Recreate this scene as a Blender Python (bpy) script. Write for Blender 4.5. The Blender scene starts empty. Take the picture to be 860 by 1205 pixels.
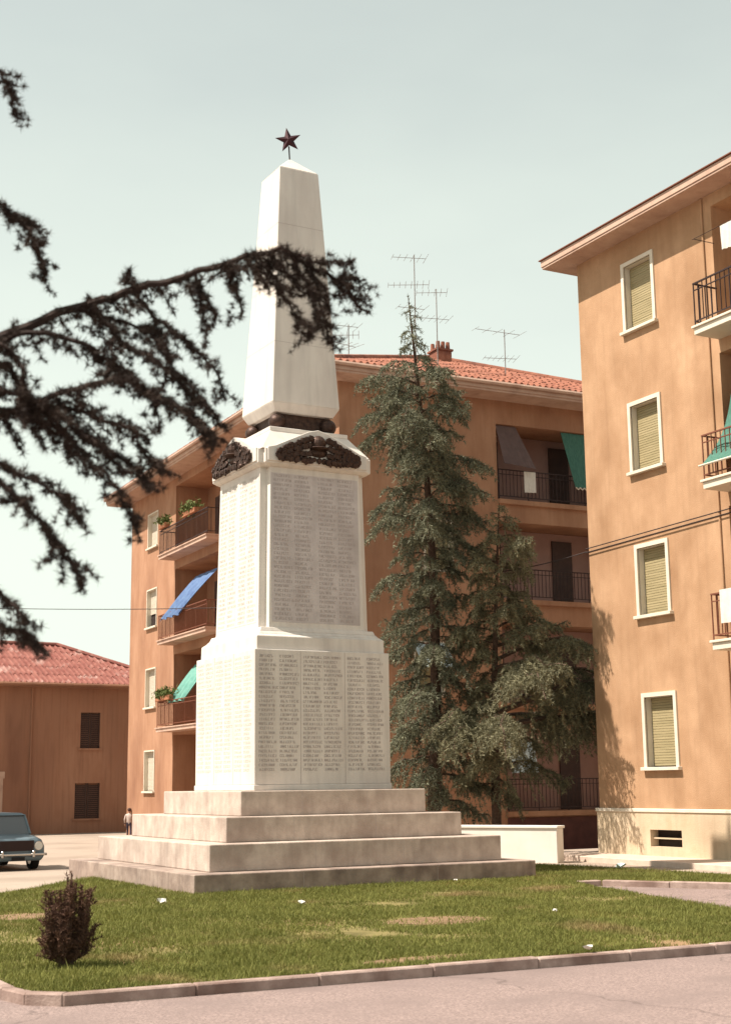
import bpy, bmesh, math, random
import numpy as np
from mathutils import Vector, Matrix, noise
R = math.radians
random.seed(7); rng = np.random.default_rng(7)
SC = bpy.context.scene; COL = SC.collection

# ------------------------------------------------------------------ camera
F_, P_, ROLL_, YAW_, EYE = 1663.3, R(10.9), R(0.699), R(30.4), 1.65
fw = Vector((math.sin(YAW_)*math.cos(P_), math.cos(YAW_)*math.cos(P_), math.sin(P_)))
r0 = Vector((math.cos(YAW_), -math.sin(YAW_), 0)); u0 = r0.cross(fw)
rt = math.cos(ROLL_)*r0 - math.sin(ROLL_)*u0; up = math.cos(ROLL_)*u0 + math.sin(ROLL_)*r0
cd = bpy.data.cameras.new('camera'); cam = bpy.data.objects.new('camera', cd); COL.objects.link(cam)
m4 = Matrix((rt, up, -fw)).transposed().to_4x4(); m4.translation = (0, 0, EYE)
cam.matrix_world = m4; SC.camera = cam
cd.sensor_fit = 'VERTICAL'; cd.sensor_height = 36; cd.sensor_width = 25.7; cd.lens = F_/1205*36
cd.clip_start = .1; cd.clip_end = 2000
cd.dof.use_dof = True; cd.dof.focus_distance = 26; cd.dof.aperture_fstop = 3.2
def at(x, y, D): return Vector((0, 0, EYE)) + ((x-430)/F_*rt - (y-602.5)/F_*up + fw)*D

# ------------------------------------------------------------------ light
EL, DAZ = R(57), R(15)
sdir = Vector((-math.cos(DAZ)*math.cos(EL), math.sin(DAZ)*math.cos(EL), math.sin(EL)))   # towards the sun
W = bpy.data.worlds.new('World'); SC.world = W; W.use_nodes = True
nt = W.node_tree; nt.nodes.clear()
sky = nt.nodes.new('ShaderNodeTexSky'); sky.sky_type = 'NISHITA'; sky.sun_disc = False
sky.sun_elevation = EL; sky.sun_rotation = math.atan2(sdir.x, sdir.y)
sky.air_density = 1.0; sky.dust_density = 1.0; sky.ozone_density = .8; sky.altitude = 50
hs = nt.nodes.new('ShaderNodeHueSaturation'); hs.inputs['Saturation'].default_value = .42
tint = nt.nodes.new('ShaderNodeMix'); tint.data_type = 'RGBA'; tint.blend_type = 'MULTIPLY'
tint.inputs[0].default_value = 1; tint.inputs[7].default_value = (.97, 1.0, .93, 1)
bg = nt.nodes.new('ShaderNodeBackground'); bg.inputs[1].default_value = .082
wo = nt.nodes.new('ShaderNodeOutputWorld')
nt.links.new(sky.outputs[0], hs.inputs['Color']); nt.links.new(hs.outputs[0], tint.inputs[6])
# summer haze: a pale veil that thickens towards the horizon, with soft uneven cirrus
tcw = nt.nodes.new('ShaderNodeTexCoord'); sx = nt.nodes.new('ShaderNodeSeparateXYZ'); nt.links.new(tcw.outputs['Generated'], sx.inputs[0])
mr = nt.nodes.new('ShaderNodeMapRange'); mr.inputs[1].default_value = .02; mr.inputs[2].default_value = .66; mr.inputs[3].default_value = 1.; mr.inputs[4].default_value = .34
mr.interpolation_type = 'SMOOTHERSTEP'; nt.links.new(sx.outputs[2], mr.inputs[0])
cmap = nt.nodes.new('ShaderNodeMapping'); cmap.inputs['Scale'].default_value = (1.2, 1.2, 3.2); cno = nt.nodes.new('ShaderNodeTexNoise'); cno.inputs['Scale'].default_value = 2.2; cno.inputs['Detail'].default_value = 5
nt.links.new(tcw.outputs['Generated'], cmap.inputs[0]); nt.links.new(cmap.outputs[0], cno.inputs['Vector'])
cm = nt.nodes.new('ShaderNodeMath'); cm.operation = 'MULTIPLY_ADD'; cm.inputs[1].default_value = .40; cm.inputs[2].default_value = -.16; nt.links.new(cno.outputs['Fac'], cm.inputs[0])
ca = nt.nodes.new('ShaderNodeMath'); ca.operation = 'ADD'; ca.use_clamp = True; nt.links.new(mr.outputs[0], ca.inputs[0]); nt.links.new(cm.outputs[0], ca.inputs[1])
hz = nt.nodes.new('ShaderNodeMix'); hz.data_type = 'RGBA'; hz.inputs[7].default_value = (6.4, 7.0, 6.2, 1)
nt.links.new(ca.outputs[0], hz.inputs[0]); nt.links.new(tint.outputs[2], hz.inputs[6]); nt.links.new(hz.outputs[2], bg.inputs[0]); nt.links.new(bg.outputs[0], wo.inputs[0])
sl = bpy.data.lights.new('sun', 'SUN'); sl.energy = 5.0; sl.angle = R(.5); sl.color = (1, .90, .79)
so = bpy.data.objects.new('sun', sl); COL.objects.link(so)
so.rotation_euler = sdir.to_track_quat('Z', 'Y').to_euler()
SC.view_settings.view_transform = 'Standard'; SC.view_settings.look = 'None'
SC.view_settings.exposure = .85; SC.view_settings.gamma = 1; SC.view_settings.use_curve_mapping = False
SC.cycles.max_bounces = 6; SC.cycles.transparent_max_bounces = 6

# ------------------------------------------------------------------ materials
MATS = {}
def mat(name, c1, c2=None, scale=3., rough=.85, bump=0., bscale=40., stretch=(1, 1, 1), c3=None, s3=.4, t3=(.5, .68),
        island=0., metal=0., spec=.3, trans=0., detail=6, ramp=(.35, .65), streak=0., crack=0.):
    if name in MATS: return MATS[name]
    c1, c2, c3 = [None if c is None else tuple(.82*v for v in c) for c in (c1, c2, c3)]
    m = bpy.data.materials.new(name); m.use_nodes = True; n = m.node_tree; N = n.nodes; L = n.links
    b = N['Principled BSDF']; b.inputs['Roughness'].default_value = rough; b.inputs['Metallic'].default_value = metal
    b.inputs['Specular IOR Level'].default_value = spec
    tc = N.new('ShaderNodeTexCoord'); mp = N.new('ShaderNodeMapping'); mp.inputs['Scale'].default_value = stretch
    L.new(tc.outputs['Object'], mp.inputs[0])
    col = None
    if c2 is None: b.inputs['Base Color'].default_value = (*c1, 1)
    else:
        no = N.new('ShaderNodeTexNoise'); no.inputs['Scale'].default_value = scale; no.inputs['Detail'].default_value = detail
        no.inputs['Roughness'].default_value = .62; L.new(mp.outputs[0], no.inputs['Vector'])
        r = N.new('ShaderNodeMapRange'); r.inputs[1].default_value, r.inputs[2].default_value = ramp; L.new(no.outputs['Fac'], r.inputs[0])
        fac = r.outputs[0]
        if island > 0:
            ge = N.new('ShaderNodeNewGeometry'); mx = N.new('ShaderNodeMix'); mx.inputs[0].default_value = island
            L.new(fac, mx.inputs[2]); L.new(ge.outputs['Random Per Island'], mx.inputs[3]); fac = mx.outputs[0]
        mc = N.new('ShaderNodeMix'); mc.data_type = 'RGBA'; mc.inputs[6].default_value = (*c1, 1); mc.inputs[7].default_value = (*c2, 1)
        L.new(fac, mc.inputs[0]); col = mc.outputs[2]
        if c3 is not None:
            n3 = N.new('ShaderNodeTexNoise'); n3.inputs['Scale'].default_value = s3; n3.inputs['Detail'].default_value = 5
            L.new(mp.outputs[0], n3.inputs['Vector'])
            r3 = N.new('ShaderNodeMapRange'); r3.inputs[1].default_value, r3.inputs[2].default_value = t3; L.new(n3.outputs['Fac'], r3.inputs[0])
            m3 = N.new('ShaderNodeMix'); m3.data_type = 'RGBA'; m3.inputs[7].default_value = (*c3, 1)
            L.new(r3.outputs[0], m3.inputs[0]); L.new(col, m3.inputs[6]); col = m3.outputs[2]
        if streak > 0:
            m5 = N.new('ShaderNodeMapping'); m5.inputs['Scale'].default_value = (5, 5, .32); L.new(tc.outputs['Object'], m5.inputs[0])
            n5 = N.new('ShaderNodeTexNoise'); n5.inputs['Scale'].default_value = 1.5; n5.inputs['Detail'].default_value = 6; L.new(m5.outputs[0], n5.inputs['Vector'])
            r5 = N.new('ShaderNodeMapRange'); r5.inputs[1].default_value, r5.inputs[2].default_value = (.48, .74); r5.inputs[4].default_value = streak; L.new(n5.outputs['Fac'], r5.inputs[0])
            x5 = N.new('ShaderNodeMix'); x5.data_type = 'RGBA'; x5.inputs[7].default_value = (*[v*.55 for v in c1], 1)
            L.new(r5.outputs[0], x5.inputs[0]); L.new(col, x5.inputs[6]); col = x5.outputs[2]
        if crack > 0:
            wn = N.new('ShaderNodeTexNoise'); wn.inputs['Scale'].default_value = 1.2; wn.inputs['Detail'].default_value = 4; L.new(tc.outputs['Object'], wn.inputs['Vector'])
            va = N.new('ShaderNodeVectorMath'); va.operation = 'MULTIPLY_ADD'; va.inputs[1].default_value = (1.2, 1.2, 1.2); L.new(wn.outputs['Color'], va.inputs[0]); L.new(tc.outputs['Object'], va.inputs[2])
            vo = N.new('ShaderNodeTexVoronoi'); vo.feature = 'DISTANCE_TO_EDGE'; vo.inputs['Scale'].default_value = crack; L.new(va.outputs[0], vo.inputs['Vector'])
            r6 = N.new('ShaderNodeMapRange'); r6.inputs[1].default_value, r6.inputs[2].default_value = (.001, .005); r6.inputs[3].default_value = .38; r6.inputs[4].default_value = 0.; L.new(vo.outputs['Distance'], r6.inputs[0])
            x6 = N.new('ShaderNodeMix'); x6.data_type = 'RGBA'; x6.inputs[7].default_value = (*[v*.35 for v in c1], 1)
            L.new(r6.outputs[0], x6.inputs[0]); L.new(col, x6.inputs[6]); col = x6.outputs[2]
        L.new(col, b.inputs['Base Color'])
    if bump > 0:
        nb = N.new('ShaderNodeTexNoise'); nb.inputs['Scale'].default_value = bscale; nb.inputs['Detail'].default_value = 5
        L.new(tc.outputs['Object'], nb.inputs['Vector'])
        bp = N.new('ShaderNodeBump'); bp.inputs['Strength'].default_value = bump; bp.inputs['Distance'].default_value = .02
        L.new(nb.outputs['Fac'], bp.inputs['Height']); L.new(bp.outputs[0], b.inputs['Normal'])
    if trans > 0:
        t = N.new('ShaderNodeBsdfTranslucent'); ms = N.new('ShaderNodeMixShader'); ms.inputs[0].default_value = trans
        if col is not None: L.new(col, t.inputs[0])
        else: t.inputs[0].default_value = (*c1, 1)
        L.new(b.outputs[0], ms.inputs[1]); L.new(t.outputs[0], ms.inputs[2]); L.new(ms.outputs[0], N['Material Output'].inputs[0])
    MATS[name] = m; return m

MARBLE = mat('marble', (.72, .66, .60), (.80, .74, .67), 3, .7, .12, 60, c3=(.60, .53, .48), s3=1.1, t3=(.54, .8), stretch=(1, 1, .35), streak=.28)
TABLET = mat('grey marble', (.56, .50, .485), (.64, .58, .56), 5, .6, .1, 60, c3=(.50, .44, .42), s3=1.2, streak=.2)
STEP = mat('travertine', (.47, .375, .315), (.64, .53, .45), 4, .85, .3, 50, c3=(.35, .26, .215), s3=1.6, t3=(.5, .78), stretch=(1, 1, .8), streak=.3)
STEPD = mat('stained dimmed travertine', (.31, .23, .19), (.46, .36, .30), 4, .9, .3, 50, c3=(.18, .13, .11), s3=1.8, t3=(.46, .72), streak=.4)  # lowest step: stains, plus the weak bounce off the grass painted in darker
ENGRL = mat('sunlit engraving', (.68, .62, .56), rough=.9)  # paler letters for the sunlit left faces, overexposure put into the colour
BARESOIL = mat('bare reddish soil', (.20, .125, .07), (.30, .19, .11), 6, .95, .5, 30)
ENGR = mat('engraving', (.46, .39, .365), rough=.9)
BRONZE = mat('bronze', (.035, .018, .014), (.09, .05, .035), 12, .5, .3, 40, metal=.5)
REDSTAR = mat('star metal', (.035, .010, .014), (.06, .015, .02), 8, .4, metal=.35)
STUC = mat('apricot stucco', (.44, .255, .14), (.60, .375, .225), 1.0, .92, .35, 45, c3=(.38, .215, .115), s3=.9, t3=(.44, .70), stretch=(1, 1, .8), streak=.2, ramp=(.3, .7))
STUC2 = mat('russet stucco', (.39, .20, .115), (.49, .27, .165), 1.3, .92, .3, 30, c3=(.30, .145, .085), s3=.6, t3=(.48, .75), stretch=(1, 1, .5), streak=.25)
STUCH = mat('old brown stucco', (.37, .18, .11), (.47, .25, .16), 1.0, .95, .4, 20, c3=(.26, .125, .08), s3=.5, t3=(.45, .7), stretch=(1, 1, .35), streak=.35)
LOGG = mat('mauve plaster', (.38, .24, .21), (.44, .28, .24), 2, .9)
DARKBASE = mat('shaded red brown plaster', (.09, .035, .028), (.13, .05, .04), 3, .9)  # shade under the lowest balcony painted into the basement colour
CREAM = mat('cream plaster', (.58, .45, .30), (.70, .56, .40), 1.8, .9, .25, 30, c3=(.48, .35, .23), s3=.9, t3=(.5, .75), streak=.3)
TRIM = mat('white trim', (.80, .72, .60), (.74, .65, .52), 3, .75)
EAVE = mat('eave plaster', (.62, .43, .33), (.52, .34, .26), 2.5, .85, .2, 30, c3=(.40, .25, .19), s3=1.2, t3=(.55, .7))
BLIND = mat('roller shutter', (.34, .28, .15), (.45, .37, .21), 3, .6, stretch=(.5, .5, 8))
BLINDP = mat('pale roller shutter', (.60, .52, .42), (.66, .58, .47), 3, .6, stretch=(.5, .5, 8))
DARKW = mat('dark shutter', (.06, .035, .03), (.09, .05, .04), 4, .6)
DARK = mat('dark void', (.03, .018, .015), rough=.8)
IRON = mat('dark iron', (.05, .03, .028), rough=.6, metal=.3)
RUST = mat('red brown iron', (.20, .07, .04), rough=.6)
TILE = mat('terracotta tile', (.25, .085, .05), (.40, .17, .11), 5, .9, .3, 25, c3=(.18, .07, .05), s3=1.5, t3=(.5, .7), detail=8)
TILEP = mat('weathered red tile', (.22, .07, .055), (.34, .14, .11), 2.2, .9, .3, 25, c3=(.46, .29, .25), s3=1.3, t3=(.56, .72), detail=8)
GREENC = mat('green canvas', (.06, .17, .13), (.10, .25, .19), 6, .8, stretch=(4, 4, .4), trans=.15)
BLUEC = mat('blue canvas', (.10, .17, .36), (.16, .26, .46), 5, .8, trans=.15)
TEALC = mat('teal canvas', (.14, .38, .32), (.22, .48, .40), 5, .8, trans=.15)
GREYC = mat('brown grey canvas', (.13, .085, .08), (.17, .11, .10), 5, .8)
PALEC = mat('pale blue canvas', (.42, .52, .55), (.55, .63, .64), 5, .8)
CLOTH = mat('white cloth', (.78, .74, .66), (.70, .64, .58), 8, .9)
ALU = mat('antenna metal', (.34, .30, .28), rough=.5, metal=.3)
CABLE = mat('black cable', (.035, .022, .02), rough=.7)
BARK = mat('bark', (.075, .045, .032), (.14, .09, .065), 14, .95, .5, 40)
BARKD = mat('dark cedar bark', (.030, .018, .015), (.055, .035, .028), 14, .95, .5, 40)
NEEDLE = mat('cedar needles', (.035, .038, .022), (.40, .37, .22), 2.6, .75, island=.55, trans=.18, ramp=(.3, .7))
NEEDLE2 = mat('blue green needles', (.032, .038, .025), (.34, .34, .22), 2.6, .75, island=.55, trans=.18, ramp=(.3, .7))
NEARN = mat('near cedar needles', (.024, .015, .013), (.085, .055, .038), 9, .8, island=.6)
BUSH = mat('juniper foliage', (.055, .022, .016), (.22, .12, .075), 9, .85, island=.6, trans=.1)
GRASS = mat('grass blades', (.105, .12, .022), (.31, .31, .085), 1.2, .85, island=.5, trans=.25, c3=(.38, .27, .13), s3=.55, t3=(.58, .72), ramp=(.3, .7))
SOIL = mat('lawn soil', (.13, .11, .035), (.26, .21, .08), 3, .95, .5, 30, c3=(.38, .22, .13), s3=.5, t3=(.56, .68))
ASPH = mat('old asphalt', (.16, .118, .108), (.42, .315, .285), 45, .95, .35, 90, c3=(.24, .18, .165), s3=.9, t3=(.45, .66), detail=4, ramp=(.3, .7), crack=.22)
PLAZA = mat('pale gravel', (.36, .29, .23), (.46, .37, .30), 25, .95, .3, 60, c3=(.30, .235, .185), s3=.35, t3=(.45, .7))
KERB = mat('kerb stone', (.33, .235, .20), (.50, .375, .325), 6, .9, .3, 50, c3=(.22, .14, .115), s3=1.9, t3=(.45, .66), streak=.3)
WALK = mat('sidewalk concrete', (.60, .46, .37), (.70, .56, .46), 5, .9, .25, 50)
WHITEP = mat('white wall paint', (.82, .78, .70), (.76, .70, .62), 2, .8)
LEAF = mat('potted foliage', (.06, .09, .02), (.16, .18, .05), 8, .8, island=.5)
POT = mat('terracotta pot', (.42, .17, .09), rough=.9)
CARP = mat('blue grey car paint', (.13, .18, .21), (.15, .20, .235), 2, .4, spec=.4)
GLASS = mat('car glass', (.14, .15, .16), rough=.15, spec=.6)
CHROME = mat('chrome', (.6, .58, .56), rough=.25, metal=1)
RUBBER = mat('rubber', (.02, .018, .018), rough=.9)
LAMPG = mat('headlight glass', (.7, .68, .62), rough=.15, spec=.8)
SKIN = mat('skin', (.45, .24, .17), rough=.6)
HAIR = mat('brown hair', (.07, .03, .02), rough=.7)
SHIRT = mat('pale shirt', (.55, .45, .40), (.6, .5, .45), 9, .9)
NAVY = mat('dark jacket cloth', (.05, .045, .07), (.07, .06, .09), 9, .9)
PAPER = mat('litter paper', (.78, .76, .70), rough=.9)
PAPERB = mat('pale blue litter', (.60, .74, .78), rough=.8)

# ------------------------------------------------------------------ helpers
def tag(o, label=None, cat=None, group=None, kind=None):
    if label: o['label'] = label
    if cat: o['category'] = cat
    if group: o['group'] = group
    if kind: o['kind'] = kind
    return o
def empty(name, loc, rz=0., parent=None):
    o = bpy.data.objects.new(name, None); COL.objects.link(o); o.location = loc; o.rotation_euler = (0, 0, rz); o.parent = parent
    o.empty_display_size = .2
    return o
class MB:
    def __init__(s): s.v = []; s.f = []; s.mi = []; s.cur = 0
    def face(s, pts):
        n = len(s.v); s.v += [tuple(p) for p in pts]; s.f.append(tuple(range(n, n+len(pts)))); s.mi.append(s.cur)
    def add(s, vs, fs):
        n = len(s.v); s.v += [tuple(p) for p in vs]
        for f in fs: s.f.append(tuple(i+n for i in f)); s.mi.append(s.cur)
    def hexa(s, b, t):     # bottom 4 pts, top 4 pts
        s.add(list(b)+list(t), [(3, 2, 1, 0), (4, 5, 6, 7), (0, 1, 5, 4), (1, 2, 6, 5), (2, 3, 7, 6), (3, 0, 4, 7)])
    def box(s, x0, x1, y0, y1, z0, z1):
        x0, x1 = sorted((x0, x1)); y0, y1 = sorted((y0, y1)); z0, z1 = sorted((z0, z1))
        s.hexa([(x0, y0, z0), (x1, y0, z0), (x1, y1, z0), (x0, y1, z0)], [(x0, y0, z1), (x1, y0, z1), (x1, y1, z1), (x0, y1, z1)])
    def frus(s, w0, z0, w1, z1, d0=None, d1=None):
        d0 = w0 if d0 is None else d0; d1 = w1 if d1 is None else d1
        s.hexa([(-w0, -d0, z0), (w0, -d0, z0), (w0, d0, z0), (-w0, d0, z0)], [(-w1, -d1, z1), (w1, -d1, z1), (w1, d1, z1), (-w1, d1, z1)])
    def loft(s, rings, cap=True):
        n = len(rings[0]); base = len(s.v)
        for rg in rings: s.v += [tuple(p) for p in rg]
        for i in range(len(rings)-1):
            for j in range(n):
                a = base+i*n+j; b = base+i*n+(j+1) % n
                s.f.append((a, b, b+n, a+n)); s.mi.append(s.cur)
        if cap:
            s.f.append(tuple(base+j for j in reversed(range(n)))); s.mi.append(s.cur)
            s.f.append(tuple(base+(len(rings)-1)*n+j for j in range(n))); s.mi.append(s.cur)
    def tube(s, pts, rad, n=6):
        pts = [Vector(p) for p in pts]; rr = rad if isinstance(rad, (list, tuple)) else [rad]*len(pts)
        rings = []
        for i, p in enumerate(pts):
            d = (pts[min(i+1, len(pts)-1)]-pts[max(i-1, 0)]).normalized()
            a = d.cross(Vector((0, 0, 1)) if abs(d.z) < .9 else Vector((1, 0, 0))).normalized(); b = d.cross(a)
            rings.append([p+(a*math.cos(2*math.pi*k/n)+b*math.sin(2*math.pi*k/n))*rr[i] for k in range(n)])
        s.loft(rings)
    def sphere(s, c, r, nu=12, nv=8, sc=(1, 1, 1)):
        rings = []
        for i in range(nv+1):
            t = math.pi*(i/nv); t = min(max(t, .03), math.pi-.03)
            rings.append([(c[0]+sc[0]*r*math.sin(t)*math.cos(2*math.pi*k/nu), c[1]+sc[1]*r*math.sin(t)*math.sin(2*math.pi*k/nu), c[2]-sc[2]*r*math.cos(t)) for k in range(nu)])
        s.loft(rings)
    def build(s, name, m, parent=None, bevel=0., smooth=False, seg=1):
        me = bpy.data.meshes.new(name); me.from_pydata(s.v, [], s.f)
        ms = m if isinstance(m, (list, tuple)) else [m]
        for q in ms: me.materials.append(q)
        if len(ms) > 1: me.polygons.foreach_set('material_index', s.mi)
        bm = bmesh.new(); bm.from_mesh(me); bmesh.ops.recalc_face_normals(bm, faces=bm.faces); bm.to_mesh(me); bm.free()
        if smooth: me.polygons.foreach_set('use_smooth', [True]*len(me.polygons))
        o = bpy.data.objects.new(name, me); COL.objects.link(o); o.parent = parent
        if bevel > 0:
            b = o.modifiers.new('bevel', 'BEVEL'); b.width = bevel; b.segments = seg; b.limit_method = 'ANGLE'
        return o
def tris(name, V, m, parent=None, wood=None):
    """V: (n,3,3) array of triangles"""
    n = len(V); me = bpy.data.meshes.new(name)
    me.vertices.add(3*n); me.vertices.foreach_set('co', V.reshape(-1).astype(np.float32))
    me.loops.add(3*n); me.loops.foreach_set('vertex_index', np.arange(3*n, dtype=np.int32))
    me.polygons.add(n); me.polygons.foreach_set('loop_start', np.arange(0, 3*n, 3, dtype=np.int32))
    try: me.polygons.foreach_set('loop_total', np.full(n, 3, dtype=np.int32))
    except Exception: pass
    me.update(calc_edges=True); me.validate(); me.materials.append(m)
    o = bpy.data.objects.new(name, me); COL.objects.link(o); o.parent = parent
    return o
def gz(x, y):
    t = min(max((y-27)/10, 0), 1); return -.4*t*t*(3-2*t)

# ------------------------------------------------------------------ ground
def ground():
    xs = [-400, -100, -20, 0, 5, 10, 15, 20, 25, 30, 40, 60, 120, 400]
    ys = [-60, -10, 0, 10, 20] + [27+i for i in range(11)] + [42, 50, 60, 80, 120, 200, 500]
    m = MB(); V = [(x, y, gz(x, y)) for y in ys for x in xs]; n = len(xs)
    m.add(V, [(j*n+i, j*n+i+1, (j+1)*n+i+1, (j+1)*n+i) for j in range(len(ys)-1) for i in range(n-1)])
    o = m.build('ground', PLAZA); tag(o, kind='structure')
ground()
def sheet(name, poly, z, m, kind='structure'):
    b = MB(); n = len(poly)
    b.add([(x, y, z) for x, y in poly]+[(x, y, -.03) for x, y in poly], [tuple(range(n))]+[(i, (i+1) % n, n+(i+1) % n, n+i) for i in range(n)])
    o = b.build(name, m); tag(o, kind=kind); return o
def kline(x): return 10.98-(x-3.39)*.0704    # outer line of the front kerb
sheet('road', [(-60, 15), (-60, -50), (90, -50), (90, kline(14)-3.), (18.3, kline(14)-2.), (13., kline(13)), (3.7, kline(3.7)), (3.45, 11.3), (3.40, 12.2), (3.5, 14.5), (2.1, 24), (-20, 40)], .006, ASPH)
sheet('path', [(14.55, 18.25), (14.2, 17.6), (13.65, 15.7), (12.88, 13.2), (12.2, 10.35), (18.3, 9.0), (17.6, 12.9), (16.05, 16.2), (14.9, 18.3)], .010, ASPH)
lawn_poly = [(3.72, 11.1), (8, kline(8)+.12), (12.25, kline(12.25)+.12), (13.0, 13.2), (13.75, 15.7), (14.3, 17.6), (14.62, 18.35), (15.05, 18.35), (16.12, 16.3), (17.7, 13.0), (18.2, 13.2), (17.75, 18), (17.55, 21), (17.2, 22.8), (16, 26.4),
             (9.2, 26.4), (8.9, 24.9), (8.25, 24.25), (7.4, 23.2), (6.44, 22.2), (5.4, 21.3), (4.2, 20.0), (3.98, 19), (3.65, 14), (3.52, 12.2), (3.50, 11.6), (3.56, 11.25)]
sheet('lawn', lawn_poly, .07, SOIL)
def inside(x, y, poly):
    c = np.zeros(len(x), bool); n = len(poly)
    for i in range(n):
        x1, y1 = poly[i]; x2, y2 = poly[(i+1) % n]
        k = ((y1 > y) != (y2 > y)) & (x < (x2-x1)*(y-y1)/(y2-y1+1e-12)+x1); c ^= k
    return c
BARE = [(9.35, 14.4, .75, .55), (5.5, 18.0, .6, .5), (7.2, 11.4, .7, .18)]
for bx, by, ra_, rb_ in BARE:
    b = MB(); b.face([(bx+.85*ra_*math.cos(a)*(1+.3*noise.noise(Vector((math.cos(a)*2, math.sin(a)*2, bx)))), by+.85*rb_*math.sin(a)*(1+.3*noise.noise(Vector((math.cos(a)*2, math.sin(a)*2, by)))), .074) for a in [k*math.pi/12 for k in range(24)]])
    tag(b.build('bare_soil', BARESOIL), kind='structure')
def grass():
    n = 620000
    u = rng.random(n); Y = 10.8+(26.6-10.8)*u**1.35; X = 2.+16.6*rng.random(n)
    lat = X*r0.x+Y*r0.y; dep = X*math.sin(YAW_)+Y*math.cos(YAW_)
    k = inside(X, Y, lawn_poly) & (np.abs(lat/dep) < .285)
    X, Y = X[k], Y[k]
    a = math.radians(-1.52); dx = X-11.94; dy = Y-23.12
    lx = dx*math.cos(a)+dy*math.sin(a); ly = -dx*math.sin(a)+dy*math.cos(a)
    k = ~((np.abs(lx) < 3.12) & (np.abs(ly) < 3.12)); X, Y = X[k], Y[k]; n = len(X)
    pat = np.array([noise.noise(Vector((x*.55, y*.55, 0)))+.5*noise.noise(Vector((x*1.7, y*1.7, 3))) for x, y in zip(X[::1], Y[::1])])
    keep = pat < .30+.45*rng.random(n)
    for bx, by, ra_, rb_ in BARE:
        e = np.hypot((X-bx)/ra_, (Y-by)/rb_)+.25*pat; keep &= (e > .75+.5*rng.random(n)) | (rng.random(n) < .12)                                    # worn bare patches
    X, Y, pat = X[keep], Y[keep], pat[keep]; n = len(X)
    h = (.022+.036*rng.random(n))*(1-.5*np.clip(pat, -.4, .5)); th = rng.random(n)*6.283; w = .0045+.004*rng.random(n)
    h *= np.where(rng.random(n) < .03, 1.8, 1)
    V = np.zeros((n, 3, 3)); cx, sx = np.cos(th)*w, np.sin(th)*w
    V[:, 0] = np.stack([X-cx, Y-sx, np.full(n, .066)], 1); V[:, 1] = np.stack([X+cx, Y+sx, np.full(n, .066)], 1)
    ln = rng.normal(0, .45, (n, 2))*h[:, None]
    V[:, 2] = np.stack([X+ln[:, 0], Y+ln[:, 1], .066+h], 1)
    tag(tris('grass', V, GRASS), kind='stuff')
grass()
def kerb_run(pts, w, h, z0=-.02, gap=.004, L=1.1):
    m = MB()
    for a, b in zip(pts, pts[1:]):
        a = Vector((*a, 0)); b = Vector((*b, 0)); d = b-a; l = d.length; d /= l; nn = Vector((-d.y, d.x, 0)); k = max(1, round(l/L))
        for i in range(k):
            p = a+d*(l*i/k+gap/2); q = a+d*(l*(i+1)/k-gap/2); j = random.uniform(-.006, .006)
            c = [p, q, q+nn*w, p+nn*w]
            m.hexa([(v.x, v.y, z0) for v in c], [(v.x, v.y, h+j) for v in c])
    o = m.build('kerb', KERB, bevel=.012); tag(o, kind='structure'); return o
kerb_run([(3.9, 19), (3.55, 14), (3.42, 12.2), (3.40, 11.6), (3.47, 11.2), (3.7, kline(3.7)+.02), (8, kline(8)), (13, kline(13))], .12, .10)
kerb_run([(17.6, 12.9), (16.05, 16.25), (15.0, 18.25), (14.62, 18.3)], -.16, .10)
# sidewalk round the right building
def walk():
    b = MB(); A = Vector((20.59, 25.01)); t = R(-2.41)
    e = empty('sidewalk_base', (20.59, 25.01, 0), t)
    b.box(-1.25, -.002, -14, .9, -.05, .11); o = b.build('sidewalk', WALK, bevel=.01)
    o.location = e.location; o.rotation_euler = e.rotation_euler; bpy.data.objects.remove(e); tag(o, kind='structure')
walk()

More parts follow.
